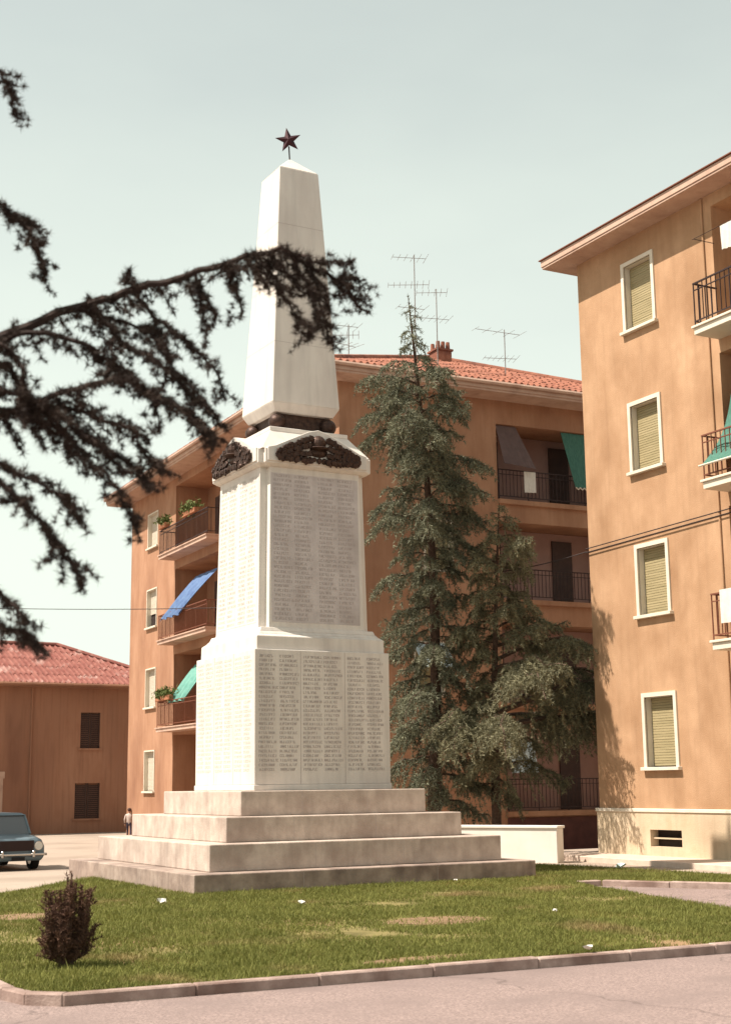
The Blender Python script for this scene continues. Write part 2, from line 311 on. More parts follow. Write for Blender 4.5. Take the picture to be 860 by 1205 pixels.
# ------------------------------------------------------------------ monument
def monument():
    root = empty('memorial_monument', (11.94, 23.12, 0), R(-1.52))
    tag(root, 'white marble war memorial obelisk on four stone steps, engraved with columns of names', 'monument')
    lev = [(3.107, -.03, .347), (2.691, .347, .762), (2.208, .762, 1.158), (1.76, 1.158, 1.563)]
    for w, z0, z1 in lev:
        m = MB(); m.box(-w, w, -w, w, z0, z1); m.cur = 1
        for q in (-.34, .31):             # fine joints between the blocks of the riser
            for c, s_ in ((1, 0), (0, -1)):
                x = q*w+random.uniform(-.3, .3)
                P = [(x-.003, -w-.0015, z0+.02), (x+.003, -w-.0015, z0+.02), (x+.003, -w-.0015, z1-.02), (x-.003, -w-.0015, z1-.02)]
                m.face([(a*c-b*s_, a*s_+b*c, z) for a, b, z in P])
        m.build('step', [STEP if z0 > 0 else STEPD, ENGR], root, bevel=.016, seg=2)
    # plinth
    m = MB(); zb = 1.563
    m.frus(1.335, zb, 1.335, 1.66); m.frus(1.318, 1.66, 1.318, 3.955)
    plinth = m.build('plinth', MARBLE, root, bevel=.012, seg=2)
    # base course and sloped weathering
    m = MB(); m.frus(1.255, 3.955, 1.25, 4.19)
    prof = [(1.25, 4.19), (1.19, 4.235), (1.14, 4.29), (1.11, 4.36)]
    for (a, z0), (b, z1) in zip(prof, prof[1:]): m.frus(a, z0, b, z1)
    m.build('base_course', MARBLE, root, bevel=.006)
    # shaft on a notched plan
    def notched(w, q):
        a = w-q
        return [(-a, -w), (a, -w), (a, -a), (w, -a), (w, a), (a, a), (a, w), (-a, w), (-a, a), (-w, a), (-w, -a), (-a, -a)]
    m = MB(); m.loft([[(x, y, z) for x, y in notched(w, .14)] for w, z in ((1.10, 4.30), (1.088, 4.40), (1.038, 7.28))])
    shaft = m.build('shaft', MARBLE, root, bevel=.006)
    # cap: block, four shallow arched gables, top slab
    m = MB()
    m.loft([[(x, y, z) for x, y in notched(w, .10)] for w, z in ((1.06, 7.25), (1.14, 7.30), (1.14, 7.56))])
    m.frus(1.10, 7.56, .80, 7.98); m.frus(.80, 7.98, .80, 8.06)
    for k in range(4):
        c, s_ = [(1, 0), (0, 1), (-1, 0), (0, -1)][k]
        prof = [(-1.0, 7.33), (-1.0, 7.58), (-.85, 7.62), (-.2, 7.93), (0, 7.98), (.2, 7.93), (.85, 7.62), (1.0, 7.58), (1.0, 7.33)]
        ring = lambda y: [(x*c-y*s_, x*s_+y*c, z) for x, z in prof]
        m.loft([ring(-1.165), ring(-.55)])
    m.build('cap', MARBLE, root, bevel=.008)
    # bronze feet and core that carry the obelisk
    m = MB(); m.frus(.50, 8.0, .50, 8.50); m.build('core', BRONZE, root, bevel=.02)
    for x in (-.53, .53):
        for y in (-.53, .53):
            m = MB(); m.sphere((x*.98, y*.98, 8.23), .165, 14, 10, (1, 1, .95)); m.build('bronze_ball', BRONZE, root, smooth=True)
    m = MB(); m.frus(.60, 8.405, .692, 8.57); m.frus(.692, 8.57, .413, 13.34); 
    m.hexa([(-.413, -.413, 13.34), (.413, -.413, 13.34), (.413, .413, 13.34), (-.413, .413, 13.34)], [(-.02, -.02, 13.72), (.02, -.02, 13.72), (.02, .02, 13.72), (-.02, .02, 13.72)])
    m.cur = 1
    for z in (9.75, 10.95, 12.15):
        wz_ = .692+(.413-.692)*(z-8.57)/(13.34-8.57)+.0015
        for c, s_ in ((1, 0), (0, -1)): m.face([(a*c-b*s_, a*s_+b*c, zz) for a, b, zz in ((-wz_, -wz_, z), (wz_, -wz_, z), (wz_, -wz_, z+.006), (-wz_, -wz_, z+.006))])
    m.build('obelisk', [MARBLE, ENGR], root, bevel=.01)
    # star
    m = MB(); c = Vector((-.03, 0, 14.13)); ro, ri = .27, .108; d = .06
    pts = []
    for k in range(10):
        a = math.pi/2+k*math.pi/5+R(9); r_ = ro if k % 2 == 0 else ri; pts.append((math.cos(a)*r_, math.sin(a)*r_))
    ang = R(-24); ca, sa = math.cos(ang), math.sin(ang)
    tr = lambda x, y, z: (c.x+x*ca-y*sa, c.y+x*sa+y*ca, c.z+z)
    for k in range(10):
        a, b = pts[k], pts[(k+1) % 10]
        m.face([tr(a[0], 0, a[1]), tr(b[0], 0, b[1]), tr(0, -d, 0)]); m.face([tr(b[0], 0, b[1]), tr(a[0], 0, a[1]), tr(0, d, 0)])
    st = m.build('star', REDSTAR, root)
    m = MB(); m.tube([(0, 0, 13.66), (-.02, 0, 14.0)], .014, 6); m.build('rod', IRON, st)
    # wreaths
    def wreath(rot, lab=None):
        m = MB(); c, s_ = math.cos(rot), math.sin(rot)
        def T(x, y, z): return (x*c-y*s_, x*s_+y*c, z)
        rr = random.Random(3)
        def leaf(x, z, a, L, w):
            n = 10; o = [];
            for i in range(n+1):
                t = i/n; ww = w*math.sin(math.pi*min(t*1.02, 1))**.7*(.72+.28*abs(math.sin(t*3.5*math.pi))); o.append((t*L, ww))
            out = [(u, v) for u, v in o]+[(u, -v) for u, v in reversed(o[1:-1])]
            P = []
            for lay in (0, 1):
                P.append([T(x+u*math.cos(a)-v*math.sin(a), -1.165-.02-lay*(.015+.03*math.sin(math.pi*u/L))-dy, z+u*math.sin(a)+v*math.cos(a)) for u, v in out])
            m.loft(P)
        for side in (-1, 1):
            for i in range(11):
                t = i/10; x = side*(.14+.62*t); top = .25*(1-t)
                for kk in range(4):
                    dy = rr.uniform(0, .025); z = 7.44+(top+.05)*(kk/3)
                    a = (0 if side > 0 else math.pi)+side*(R(-65)+kk*R(36)+rr.uniform(-.4, .4))
                    leaf(x, z, a, .145*rr.uniform(.75, 1.1)*(1-.2*t), .055)
        dy = 0
        for i in range(11):
            leaf(-.50+.10*i, 7.46, -math.pi/2+rr.uniform(-.4, .4), rr.uniform(.06, .15), .05)
        m.sphere(T(0, -1.15, 7.72), .15, 16, 10, (1, 1, 1.05)); m.sphere(T(0, -1.15, 7.63), .20, 16, 6, (1, 1, .22)); m.sphere(T(0, -1.12, 7.56), .22, 16, 8, (1, .45, .5) if rot == 0 else (.45, 1, .5))
        m.build('wreath', BRONZE, root, smooth=False)
    for r_ in (0, -math.pi/2): wreath(r_)
    # engraved name columns: rows of small letter strokes
    def rows(name, face, x0, x1, z0, z1, wf, pitch, lh, parent, seed, names=1):
        rr = random.Random(seed); m = MB(); c, s_ = (1, 0) if face == 0 else (0, -1)
        def q(xa, xb, za, zb):
            P = []
            for x, z in ((xa, za), (xb, za), (xb, zb), (xa, zb)):
                y = -(wf(z)+.006); P.append((x*c-y*s_, x*s_+y*c, z))
            m.face(P)
        z = z1
        while z > z0+lh:
            x = x0
            for wd in range(2):
                xe = x0+(x1-x0)*(.47 if wd == 0 else 1)-rr.uniform(.0, .28)*(x1-x0)*(.5 if wd == 0 else .6)
                if wd == 1: x = x0+(x1-x0)*.53
                while x < xe:
                    lw = lh*.56; b = .19*lh; k = rr.randrange(6)
                    if k in (0, 1, 2, 4): q(x, x+b, z-lh, z)
                    if k in (1, 3, 5): q(x+lw-b, x+lw, z-lh, z)
                    if k in (0, 2, 3): q(x+b, x+lw-(b if k == 3 else 0), z-b, z)
                    if k in (0, 4, 5): q(x+b*1.01, x+lw-(b if k == 5 else 0), z-lh, z-lh+b)
                    if k in (1, 2): q(x+b, x+lw-b, z-lh*.62, z-lh*.62+b)
                    x += lw+lh*.22
            z -= pitch
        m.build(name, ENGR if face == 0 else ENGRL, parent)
    sw = lambda z: 1.088+(1.038-1.088)*(z-4.40)/2.88
    pw = lambda z: 1.318
    for f in (0, 1):
        c, s_ = (1, 0) if f == 0 else (0, -1); P = []
        for dd in (-.05, .003):
            for x, z in ((-.89, 4.46), (.86, 4.46), (.86, 7.14), (-.89, 7.14)):
                y = -(sw(z)+dd); P.append((x*c-y*s_, x*s_+y*c, z))
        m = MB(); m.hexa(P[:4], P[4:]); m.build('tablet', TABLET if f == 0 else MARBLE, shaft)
    for f in (0, 1):
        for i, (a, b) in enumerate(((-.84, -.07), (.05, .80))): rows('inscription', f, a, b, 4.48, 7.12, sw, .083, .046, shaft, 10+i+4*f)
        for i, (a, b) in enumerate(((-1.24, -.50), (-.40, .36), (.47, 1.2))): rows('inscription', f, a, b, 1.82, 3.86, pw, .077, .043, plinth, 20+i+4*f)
    for f in (0, 1):          # seams between the plinth slabs
        m = MB(); c, s_ = (1, 0) if f == 0 else (0, -1)
        for x in (-.45, .415):
            P = [(x-.004, -1.3205, 1.67), (x+.004, -1.3205, 1.67), (x+.004, -1.3205, 3.94), (x-.004, -1.3205, 3.94)]
            m.face([(a*c-b*s_, a*s_+b*c, z) for a, b, z in P])
        m.build('slab_seam', ENGR, plinth)
monument()

# ------------------------------------------------------------------ buildings
def facade(m, mp, u0, u1, z0, z1, ops, depth=.3):
    """wall skin with openings; mp(u, d, z) -> local point, d is depth into the wall; ops (u0,u1,z0,z1[,depth])"""
    us = sorted({u0, u1, *[o[0] for o in ops], *[o[1] for o in ops]}); zs = sorted({z0, z1, *[o[2] for o in ops], *[o[3] for o in ops]})
    for a, b in zip(us, us[1:]):
        for c, d in zip(zs, zs[1:]):
            cu, cz = (a+b)/2, (c+d)/2
            if any(o[0] < cu < o[1] and o[2] < cz < o[3] for o in ops): continue
            m.face([mp(a, 0, c), mp(b, 0, c), mp(b, 0, d), mp(a, 0, d)])
    for o in ops:
        a, b, c, d = o[:4]; D = o[4] if len(o) > 4 else depth
        for p, q in (((a, c), (a, d)), ((a, d), (b, d)), ((b, d), (b, c)), ((b, c), (a, c))):
            m.face([mp(p[0], 0, p[1]), mp(q[0], 0, q[1]), mp(q[0], D, q[1]), mp(p[0], D, p[1])])
        m.face([mp(a, D, c), mp(b, D, c), mp(b, D, d), mp(a, D, d)])
def lbox(m, mp, a, b, d0, d1, c, d):
    P = [mp(a, d0, c), mp(b, d0, c), mp(b, d1, c), mp(a, d1, c)]; Q = [mp(a, d0, d), mp(b, d0, d), mp(b, d1, d), mp(a, d1, d)]
    m.hexa(P, Q)
def window(parent, mp, a, b, c, d, blind=BLIND, fw_=.09, proud=.035, drop=0., rec=.2, label=None):
    """a..b, c..d is the opening; trim proud of the wall; roller shutter recessed"""
    m = MB()
    lbox(m, mp, a-fw_, a, -proud, .02, c, d+fw_); lbox(m, mp, b, b+fw_, -proud, .02, c, d+fw_); lbox(m, mp, a, b, -proud, .02, d, d+fw_)
    # reveal lining
    lbox(m, mp, a-.001, a+.012, .02, rec+.06, c, d); lbox(m, mp, b-.012, b+.001, .02, rec+.06, c, d); lbox(m, mp, a+.012, b-.012, .02, rec+.06, d-.012, d)
    w = m.build('window', TRIM, parent)
    if label: w['label'] = label
    m = MB(); lbox(m, mp, a-fw_-.05, b+fw_+.05, -proud-.07, rec+.05, c-.07, c); m.build('sill', TRIM, w, bevel=.006)
    m = MB(); z = d-.02; bot = c+drop+.01; n = int((z-bot)/.055)
    for i in range(n):
        lbox(m, mp, a+.014, b-.014, rec-.012+random.uniform(-.003, .003), rec+.012, z-.050, z); z -= .055
    m.build('shutter', blind, w, bevel=.004)
    if drop > 0:
        m = MB(); lbox(m, mp, a+.014, b-.014, rec+.03, rec+.05, c+.005, c+drop+.1); m.build('pane', DARK, w)
    return w
def railing(parent, mp, a, b, D, z, h=.95, m_=IRON, ends=(1, 1), step=.13, panel=None):
    """rail along d=-D from a to b, with returns to the wall"""
    m = MB(); t = .011
    lbox(m, mp, a, b, -D, -D+.035, z+h-.03, z+h); lbox(m, mp, a, b, -D+.006, -D+.03, z+.09, z+.115)
    lbox(m, mp, a+.02, b-.02, -D+.006, -D+.03, z+h-.17, z+h-.15)
    n = int((b-a)/step)
    for i in range(n+1):
        u = a+.01+(b-a-.02)*i/n; big = i % 8 == 0
        lbox(m, mp, u-t/2*(2 if big else 1), u+t/2*(2 if big else 1), -D+.008, -D+.028, z if big else z+.1, z+h-.03)
    for e, on in zip((a, b), ends):
        if not on: continue
        k = max(2, int(D/step)); s0, s1 = (e, e+.03) if e == a else (e-.03, e)
        lbox(m, mp, s0, s1, -D+.035, 0, z+h-.03, z+h); lbox(m, mp, s0, s1, -D+.03, 0, z+.09, z+.115)
        for i in range(1, k): d_ = -D+D*i/k; lbox(m, mp, s0+.006, s0+.024, d_-.009, d_+.009, z+.1, z+h-.03)
    return m.build('railing', m_, parent)
def hiproof(parent, x0, x1, y0, y1, z, pitch, m_, name='roof', step=.22):
    """tiled hip roof with raised cover-tile courses"""
    m = MB(); hw = min(x1-x0, y1-y0)/2; H = hw*pitch
    if (x1-x0) < (y1-y0): A, B = (x0+hw, y0+hw, z+H), (x0+hw, y1-hw, z+H)
    else: A, B = (x0+hw, y0+hw, z+H), (x1-hw, y0+hw, z+H)
    c = [(x0, y0, z), (x1, y0, z), (x1, y1, z), (x0, y1, z)]
    if (x1-x0) < (y1-y0): fs = [[c[0], c[1], A], [c[1], c[2], B, A], [c[2], c[3], B], [c[3], c[0], A, B]]
    else: fs = [[c[0], c[1], B, A], [c[1], c[2], B], [c[2], c[3], A, B], [c[3], c[0], A]]
    for f in fs: m.face(f)
    def H_(x, y): return z+pitch*min(x-x0, x1-x, y-y0, y1-y)
    rr = random.Random(5)
    def course(p, q):
        n = 5; d = (Vector(q)-Vector(p)); L = math.hypot(d.x, d.y)
        if L < .1: return
        k = max(1, int(L/.9)); sx = Vector((d.y, -d.x, 0)).normalized()*.075
        for i in range(k):
            a = Vector(p)+d*(i/k); b = Vector(p)+d*((i+1.06)/k); ja = rr.uniform(-.012, .012)
            w0, w1 = 1.0, .82
            pa = [a-sx*w0, a-sx*w0*.6+Vector((0, 0, .06)), a+Vector((0, 0, .085)), a+sx*w0*.6+Vector((0, 0, .06)), a+sx*w0]
            pb = [b-sx*w1, b-sx*w1*.6+Vector((0, 0, .045)), b+Vector((0, 0, .065)), b+sx*w1*.6+Vector((0, 0, .045)), b+sx*w1]
            m.loft([[v+Vector((ja, ja, .015)) for v in pa], [v+Vector((ja, ja, 0)) for v in pb]])
    x = x0+step/2
    while x < x1:
        l = min(x-x0, x1-x, hw); course((x, y0-.03, z), (x, y0+l, z+pitch*l)); x += step
    y = y0+step/2
    while y < y1:
        l = min(y-y0, y1-y, hw); course((x0-.03, y, z), (x0+l, y, z+pitch*l)); y += step
    for cc, e in ((c[0], A), (c[3], A if (x1-x0) >= (y1-y0) else B), (A, B), (c[1], B if (x1-x0) >= (y1-y0) else A), (c[2], B)):
        m.tube([Vector(cc)+Vector((0, 0, .05)), Vector(e)+Vector((0, 0, .06))], .11, 8)
    return m.build(name, m_, parent)
def cloth(name, P00, P10, P01, P11, m_, parent=None, nu=10, nv=8, wave=.03, th=.012, nwave=3., sag=.0):
    """hanging or sloped cloth between two top corners (P00,P10) and two bottom corners (P01,P11)"""
    P00, P10, P01, P11 = map(Vector, (P00, P10, P01, P11)); nrm = (P10-P00).cross(P01-P00).normalized()
    top = []; bot = []
    for j in range(nv+1):
        for i in range(nu+1):
            u, v = i/nu, j/nv; p = P00.lerp(P10, u).lerp(P01.lerp(P11, u), v)
            p = p+nrm*(wave*math.sin(u*nwave*2*math.pi+v*1.3)*(.2+.8*v)-sag*math.sin(math.pi*v))
            top.append(p+nrm*th/2); bot.append(p-nrm*th/2)
    m = MB(); n = nu+1; N = len(top); F = []
    for j in range(nv):
        for i in range(nu):
            a = j*n+i; F.append((a, a+1, a+n+1, a+n)); F.append((a+N, a+n+N, a+n+1+N, a+1+N))
    ed = [i for i in range(n)]+[j*n+nu for j in range(1, nv+1)]+[nv*n+i for i in range(nu-1, -1, -1)]+[j*n for j in range(nv-1, 0, -1)]
    for k in range(len(ed)): a, b = ed[k], ed[(k+1) % len(ed)]; F.append((a, b, b+N, a+N))
    m.add(top+bot, F)
    return m.build(name, m_, parent, smooth=False)

# ---- right apartment building
RB = Matrix.Translation((20.59, 25.01, 0)) @ Matrix.Rotation(R(-2.41), 4, 'Z')
def right_building():
    t = empty('apartment_building', (20.59, 25.01, 0), R(-2.41))
    tag(t, 'near apricot apartment block at the right edge with four white-framed shuttered windows', 'building')
    mp = lambda u, d, z: (d, -u, z)       # west facade, u towards the camera
    win = [(1.74, 2.68, 1.93, 3.40), (1.74, 2.68, 5.15, 6.62), (1.74, 2.68, 8.33, 9.82), (1.74, 2.68, 11.56, 13.08)]
    ops = [w+(.34,) for w in win]+[(4.66, 9.2, z, z+2.75, 1.5) for z in (1.12, 4.30, 7.50, 10.70)]
    m = MB(); facade(m, mp, 0, 16, 1.04, 13.72, ops)
    m.face([(0, 0, -.4), (14, 0, -.4), (14, 0, 13.72), (0, 0, 13.72)]); m.face([(14, 0, -.4), (14, -16, -.4), (14, -16, 13.72), (14, 0, 13.72)])
    m.face([(0, -16, -.4), (14, -16, -.4), (14, -16, 13.72), (0, -16, 13.72)])
    wl = m.build('wall', STUC, t)
    m = MB(); facade(m, lambda u, d, z: (d-.05, -u, z), -.05, 16, -.05, 1.06, [(1.76, 2.76, .30, .645, .5)])
    m.face([(-.05, .05, 1.06), (-.05, -16, 1.06), (.01, -16, 1.06), (.01, .05, 1.06)])
    m.face([(-.05, .05, -.4), (14, .05, -.4), (14, .05, 1.06), (-.05, .05, 1.06)])
    pl = m.build('plinth', CREAM, t)
    m = MB(); lbox(m, mp, -.075, 16, -.075, -.004, 1.0, 1.075); m.build('ledge', TRIM, pl, bevel=.01)
    m = MB(); lbox(m, mp, 1.76, 2.76, .10, .16, .455, .485); lbox(m, mp, 1.762, 2.758, .16, .17, .30, .645); m.build('basement_window', [DARK, ], t)
    m = MB(); lbox(m, mp, 1.765, 2.755, .03, .07, .455, .485); m.build('bar', CREAM, t.children[-1] if False else pl)
    for w in win: window(t, mp, *w, fw_=.09, rec=.16)
    # eave
    m = MB(); m.box(-.60, 14.8, -17, .58, 13.72, 13.77); m.box(-.62, 14.8, -17, .60, 13.77, 13.93); m.build('eave', EAVE, t, bevel=.008)
    m = MB(); m.box(-.66, 14.8, -17, .64, 13.933, 13.955); m.build('roof_edge', RUST, t)
    hiproof(t, -.40, 14.8, -17, .38, 13.958, .33, TILE)
    # loggia lining and doors
    for z in (1.12, 4.30, 7.50, 10.70):
        m = MB(); lbox(m, mp, 6.4, 7.5, 1.42, 1.49, z+.01, z+2.2); m.build('balcony_door', DARKW, t)
    for z, rm in ((10.70, IRON), (7.50, RUST), (4.30, RUST)):
        m = MB(); lbox(m, mp, 4.68, 9.3, -.66, 0, z-.17, z-.03); lbox(m, mp, 4.64, 9.34, -.70, 0, z-.03, z+.02)
        b = m.build('balcony', TRIM, t, bevel=.008); railing(b, mp, 4.68, 9.3, .64, z+.02, .92, rm)
    m = MB(); m.tube([(-.025, -4.40, 13.7), (-.025, -4.40, 10.0), (-.025, -4.40, 1.1)], .022, 8); m.build('downpipe', STUC, t)
    # green drop awning of the second balcony from the top
    cloth('awning', (-.02, -4.95, 9.30), (-.02, -8.6, 9.30), (-.80, -4.80, 7.78), (-.80, -8.6, 7.78), GREENC, t, 24, 8, .02, sag=-.16, nwave=9)
    m = MB(); m.tube([(-.81, -4.76, 7.77), (-.81, -8.6, 7.77)], .022, 6); m.build('awning_bar', TRIM, [c for c in t.children if c.name.startswith('awning')][-1])
    # hanging laundry
    def w(x, y, z): return RB @ Vector((x, y, z))
    o = cloth('towel', w(-.70, -5.02, 5.27), w(-.70, -5.6, 5.27), w(-.72, -5.02, 4.62), w(-.72, -5.6, 4.60), CLOTH, None, wave=.02)
    tag(o, 'white cloth hung over the red railing of the lowest balcony at the right edge', 'towel')
    o = cloth('towel', w(-.55, -5.5, 12.6), w(-.55, -5.9, 12.6), w(-.55, -5.5, 12.1), w(-.55, -5.92, 12.05), CLOTH, None, wave=.02)
    tag(o, 'white cloth hanging on a line above the topmost balcony at the right edge', 'towel')
    m = MB(); m.tube([w(-.55, -4.66+.0, 12.61), w(-.55, -9.2, 12.61)], .006, 5)
    m.tube([w(-.55, -4.70, 12.61), w(-.0, -4.70, 12.61)], .008, 5)
    tag(m.build('clothes_line', CABLE), 'thin clothes line above the topmost balcony at the right edge', 'clothes line')
    # cables on the facade
    for k, dz in enumerate((0, .085)):
        m = MB(); pts = [w(-.05, -.02-4.8*i/12, 6.92+dz+(.03 if k else -.03)*math.sin(i/12*math.pi)+.62*i/12*0) for i in range(13)]
        pts = [w(-.05, .05, 6.80+dz)]+[w(-.05, -.02-4.9*i/12, 6.80+dz+.10*(i/12)) for i in range(13)]
        m.tube(pts, .013, 5)
        if k == 0:
            pass
        tag(m.build('wall_cable', CABLE), ('lower' if k == 0 else 'upper')+' of two dark cables crossing the apricot facade below its second window from the top', 'cable', 'cables on the apricot facade')
    return t
right_building()

# ---- far apartment building behind the monument
FBO = Vector((19.73, 35.10, 0)); FBA = R(-4)
FB = Matrix.Translation(FBO) @ Matrix.Rotation(FBA, 4, 'Z')
def far_building():
    t = empty('apartment_building', FBO, FBA)
    tag(t, 'long orange apartment block behind the monument and conifers, its tiled roof carrying aerials', 'building')
    west = lambda u, d, z: (d, u, z); south = lambda u, d, z: (u, d, z)
    wz = ((1.48, 3.0), (4.72, 6.2), (7.88, 9.36), (11.10, 12.45))
    fl = (.80, 3.98, 7.13, 10.22)
    wops = [(16.85, 18.15, a, b, .3) for a, b in wz]+[(9.6, 14.72, z, z+2.75, 1.3) for z in (.80, 3.80, 7.05, 10.30)]
    sops = [(5.38, 10.6, z, z+2.40, 1.35) for z in fl]+[(2.35, 3.35, 4.2, 5.7, .3), (2.75, 3.75, 7.9, 9.4, .3)]
    m = MB(); facade(m, west, 0, 20.4, -.5, 13.36, wops); facade(m, south, 0, 15, -.5, 13.36, sops)
    m.face([(15, 0, -.5), (15, 20.4, -.5), (15, 20.4, 13.36), (15, 0, 13.36)]); m.face([(0, 20.4, -.5), (15, 20.4, -.5), (15, 20.4, 13.36), (0, 20.4, 13.36)])
    m.build('wall', STUC2, t)
    for i, (a, b) in enumerate(wz): window(t, west, 16.9, 18.1, a, b, BLINDP, .05, .03, drop=.5 if i == 2 else (.0), rec=.14)
    for i, (a, b) in enumerate(((4.2, 5.7), (7.9, 9.4))): window(t, south, (2.4, 2.8)[i], (3.3, 3.7)[i], a, b, BLIND, .05, .03)
    cloth('awning', (2.3, -.03, 5.7), (3.4, -.03, 5.7), (2.3, -.7, 4.95), (3.4, -.7, 4.95), PALEC, t, wave=.01)
    m = MB(); m.box(-.88, 15.9, -.88, 21.2, 13.36, 13.43); m.box(-.92, 15.9, -.92, 21.2, 13.43, 13.62); m.build('eave', EAVE, t)
    m = MB(); m.tube([(-.98, -.98, 13.60), (15.9, -.98, 13.60)], .065, 6); m.tube([(-.98, -.98, 13.60), (-.98, 21.2, 13.60)], .065, 6); m.build('gutter', EAVE, t)
    hiproof(t, -.95, 15.9, -.95, 21.3, 13.63, .405, TILE)
    # west balconies
    for z, rm, D in ((3.80, RUST, .62), (7.05, RUST, .62), (10.30, IRON, .62)):
        m = MB(); lbox(m, west, 9.5, 14.80, -D-.02, 0, z-.16, z-.04); lbox(m, west, 9.46, 14.84, -D-.06, 0, z-.04, z)
        b = m.build('balcony', EAVE, t); railing(b, west, 9.5, 14.8, D, z, .95, rm)
    for z in (.80, 3.80, 7.05, 10.30):
        m = MB(); lbox(m, west, 12.6, 13.7, 1.22, 1.29, z+.01, z+2.2); m.build('balcony_door', DARKW, t)
        if z > 5:
            m = MB(); lbox(m, west, 11.3, 12.3, 1.18, 1.28, z+.01, z+2.3); m.build('balcony_door', BLINDP, t)
    # south loggias (parapets of bars between floor slabs)
    for i, z in enumerate(fl):
        m = MB(); lbox(m, south, 5.385, 10.595, -.10, 1.3, z-.14, z+.004); b = m.build('balcony', STUC2, t)
        railing(b, south, 5.4, 10.58, .06, z+.006, .95, IRON, ends=(0, 0))
        m = MB(); lbox(m, south, 5.39, 10.59, 1.31, 1.345, z+.006, z+2.39); m.build('loggia_wall', LOGG, t)
        for a, b_ in ((5.45, 6.2), (8.15, 8.9)):
            m = MB(); lbox(m, south, a, b_, 1.25, 1.305, z+.01, z+2.15); m.build('balcony_door', DARKW, t)
    cloth('awning', (5.42, .10, 12.60), (6.15, .10, 12.60), (5.46, -.32, 11.30), (6.62, -.32, 11.20), GREYC, t, wave=.015)
    cloth('awning', (7.85, .10, 12.60), (9.9, .10, 12.60), (8.08, -.30, 10.75), (9.95, -.30, 10.75), GREENC, t, wave=.02, nwave=4)
    m = MB()
    for i in range(12): m.tube([(8.08+i*.155, -.31, 10.75), (8.08+(i+.5)*.155, -.32, 10.68), (8.08+(i+1)*.155, -.31, 10.75)], .02, 5)
    m.build('awning_trim', TRIM, [c for c in t.children if c.name.startswith('awning')][-1])
    cloth('awning', (5.42, -.02, 2.85), (6.35, -.02, 2.85), (5.42, -.28, 1.92), (6.35, -.28, 1.92), PALEC, t, wave=.01)
    cloth('awning', (.10, 12.6, 9.25), (.10, 10.2, 9.25), (-.75, 14.3, 7.75), (-.75, 11.9, 7.75), BLUEC, t, 20, 10, .05, nwave=3.5, sag=.04)
    cloth('awning', (.10, 12.6, 6.0), (.10, 10.6, 6.0), (-.60, 13.7, 4.65), (-.60, 11.7, 4.65), TEALC, t, 20, 10, .05, nwave=3.5, sag=.04)
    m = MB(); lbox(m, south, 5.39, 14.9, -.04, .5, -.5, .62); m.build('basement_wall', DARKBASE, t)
    # chimney
    cx, cy = 7.1, 6.4
    m = MB(); m.box(cx-.3, cx+.3, cy-.3, cy+.3, 16.2, 16.95); ch = m.build('chimney', TILE, t)
    m = MB(); m.box(cx-.35, cx+.35, cy-.35, cy+.35, 16.95, 17.02)
    for x in (-.2, 0, .2):
        for y in (-.2, .2): m.tube([(cx+x, cy+y, 17.02), (cx+x, cy+y, 17.30)], [.085, .07], 8)
    m.build('chimney_cap', TILE, ch)
    o = cloth('towel', FB @ Vector((6.30, -.09, 11.15)), FB @ Vector((6.72, -.09, 11.15)), FB @ Vector((6.30, -.11, 10.48)), FB @ Vector((6.72, -.11, 10.50)), CLOTH, None, wave=.015)
    tag(o, 'small white cloth on the top railing of the block behind the tall conifer', 'towel')
    return t
far_building()
def planter(loc, n, L, lab):
    r = empty('potted_plant', loc, FBA+math.pi/2); tag(r, lab, 'plant', 'planters on the balcony rails')
    m = MB(); m.box(-L/2, L/2, -.09, .09, 0, .17); m.build('pot', POT, r, bevel=.01)
    c = rng.normal(0, 1, (n, 3))*np.array([L*.26, .10, .09])+np.array([0, 0, .26])
    d = rng.normal(0, 1, (n, 2, 3))*.055
    V = np.stack([c, c+d[:, 0], c+d[:, 1]], 1); tris('foliage', V, LEAF, r)
planter(FB @ Vector((-.64, 13.9, 4.76)), 900, 1.6, 'green trailing plants on the lowest balcony rail beside the monument')
planter(FB @ Vector((-.64, 11.2, 11.26)), 700, 1.3, 'green plants on the topmost balcony rail beside the monument')
planter(FB @ Vector((-.64, 14.2, 11.26)), 500, .8, 'small clump of plants at the left end of the topmost balcony beside the monument')

# aerials on the far roof
def antenna(px, ybot, ytop, D, arms, lab, lean=0):
    top = at(px, ytop, D); x, y = top.x, top.y
    l = FB.inverted() @ Vector((x, y, 0)); zr = 13.82+.42*max(0, min(l.x+.95, l.y+.95, 15.9-l.x))
    r = empty('tv_antenna', (x, y, zr-.1)); tag(r, lab, 'antenna', 'television aerials on the tiled roof')
    m = MB(); m.tube([(0, 0, 0), (0, 0, top.z-zr+.1)], .016, 6); m.build('mast', ALU, r)
    for fz, L, nel, az in arms:
        z = (top.z-zr+.1)*fz; m = MB(); d = Vector((math.cos(az), math.sin(az), 0)); s = Vector((-d.y, d.x, 0))
        m.tube([Vector((0, 0, z))-d*L*.35, Vector((0, 0, z))+d*L*.65], .009, 5)
        for i in range(nel):
            p = Vector((0, 0, z))+d*L*(-.35+i/(nel-1)); e = s*(.42-.22*i/nel); m.tube([p-e, p+e], .006, 4)
        m.build('aerial', ALU, r)
antenna(487, 372, 300, 45.5, ((.97, 1.1, 6, R(160)), (.72, 1.3, 8, R(150)), (.5, .9, 5, R(170))), 'tallest television aerial on the roof, above the tip of the big conifer')
antenna(513, 400, 340, 46.5, ((.95, 1.0, 6, R(150)), (.6, 1.2, 7, R(165))), 'television aerial beside the red chimney on the tiled roof')
antenna(410, 435, 382, 44, ((.95, .9, 5, R(170)), (.7, .9, 6, R(150)), (.4, .8, 5, R(190))), 'television aerial just right of the obelisk on the roof corner')
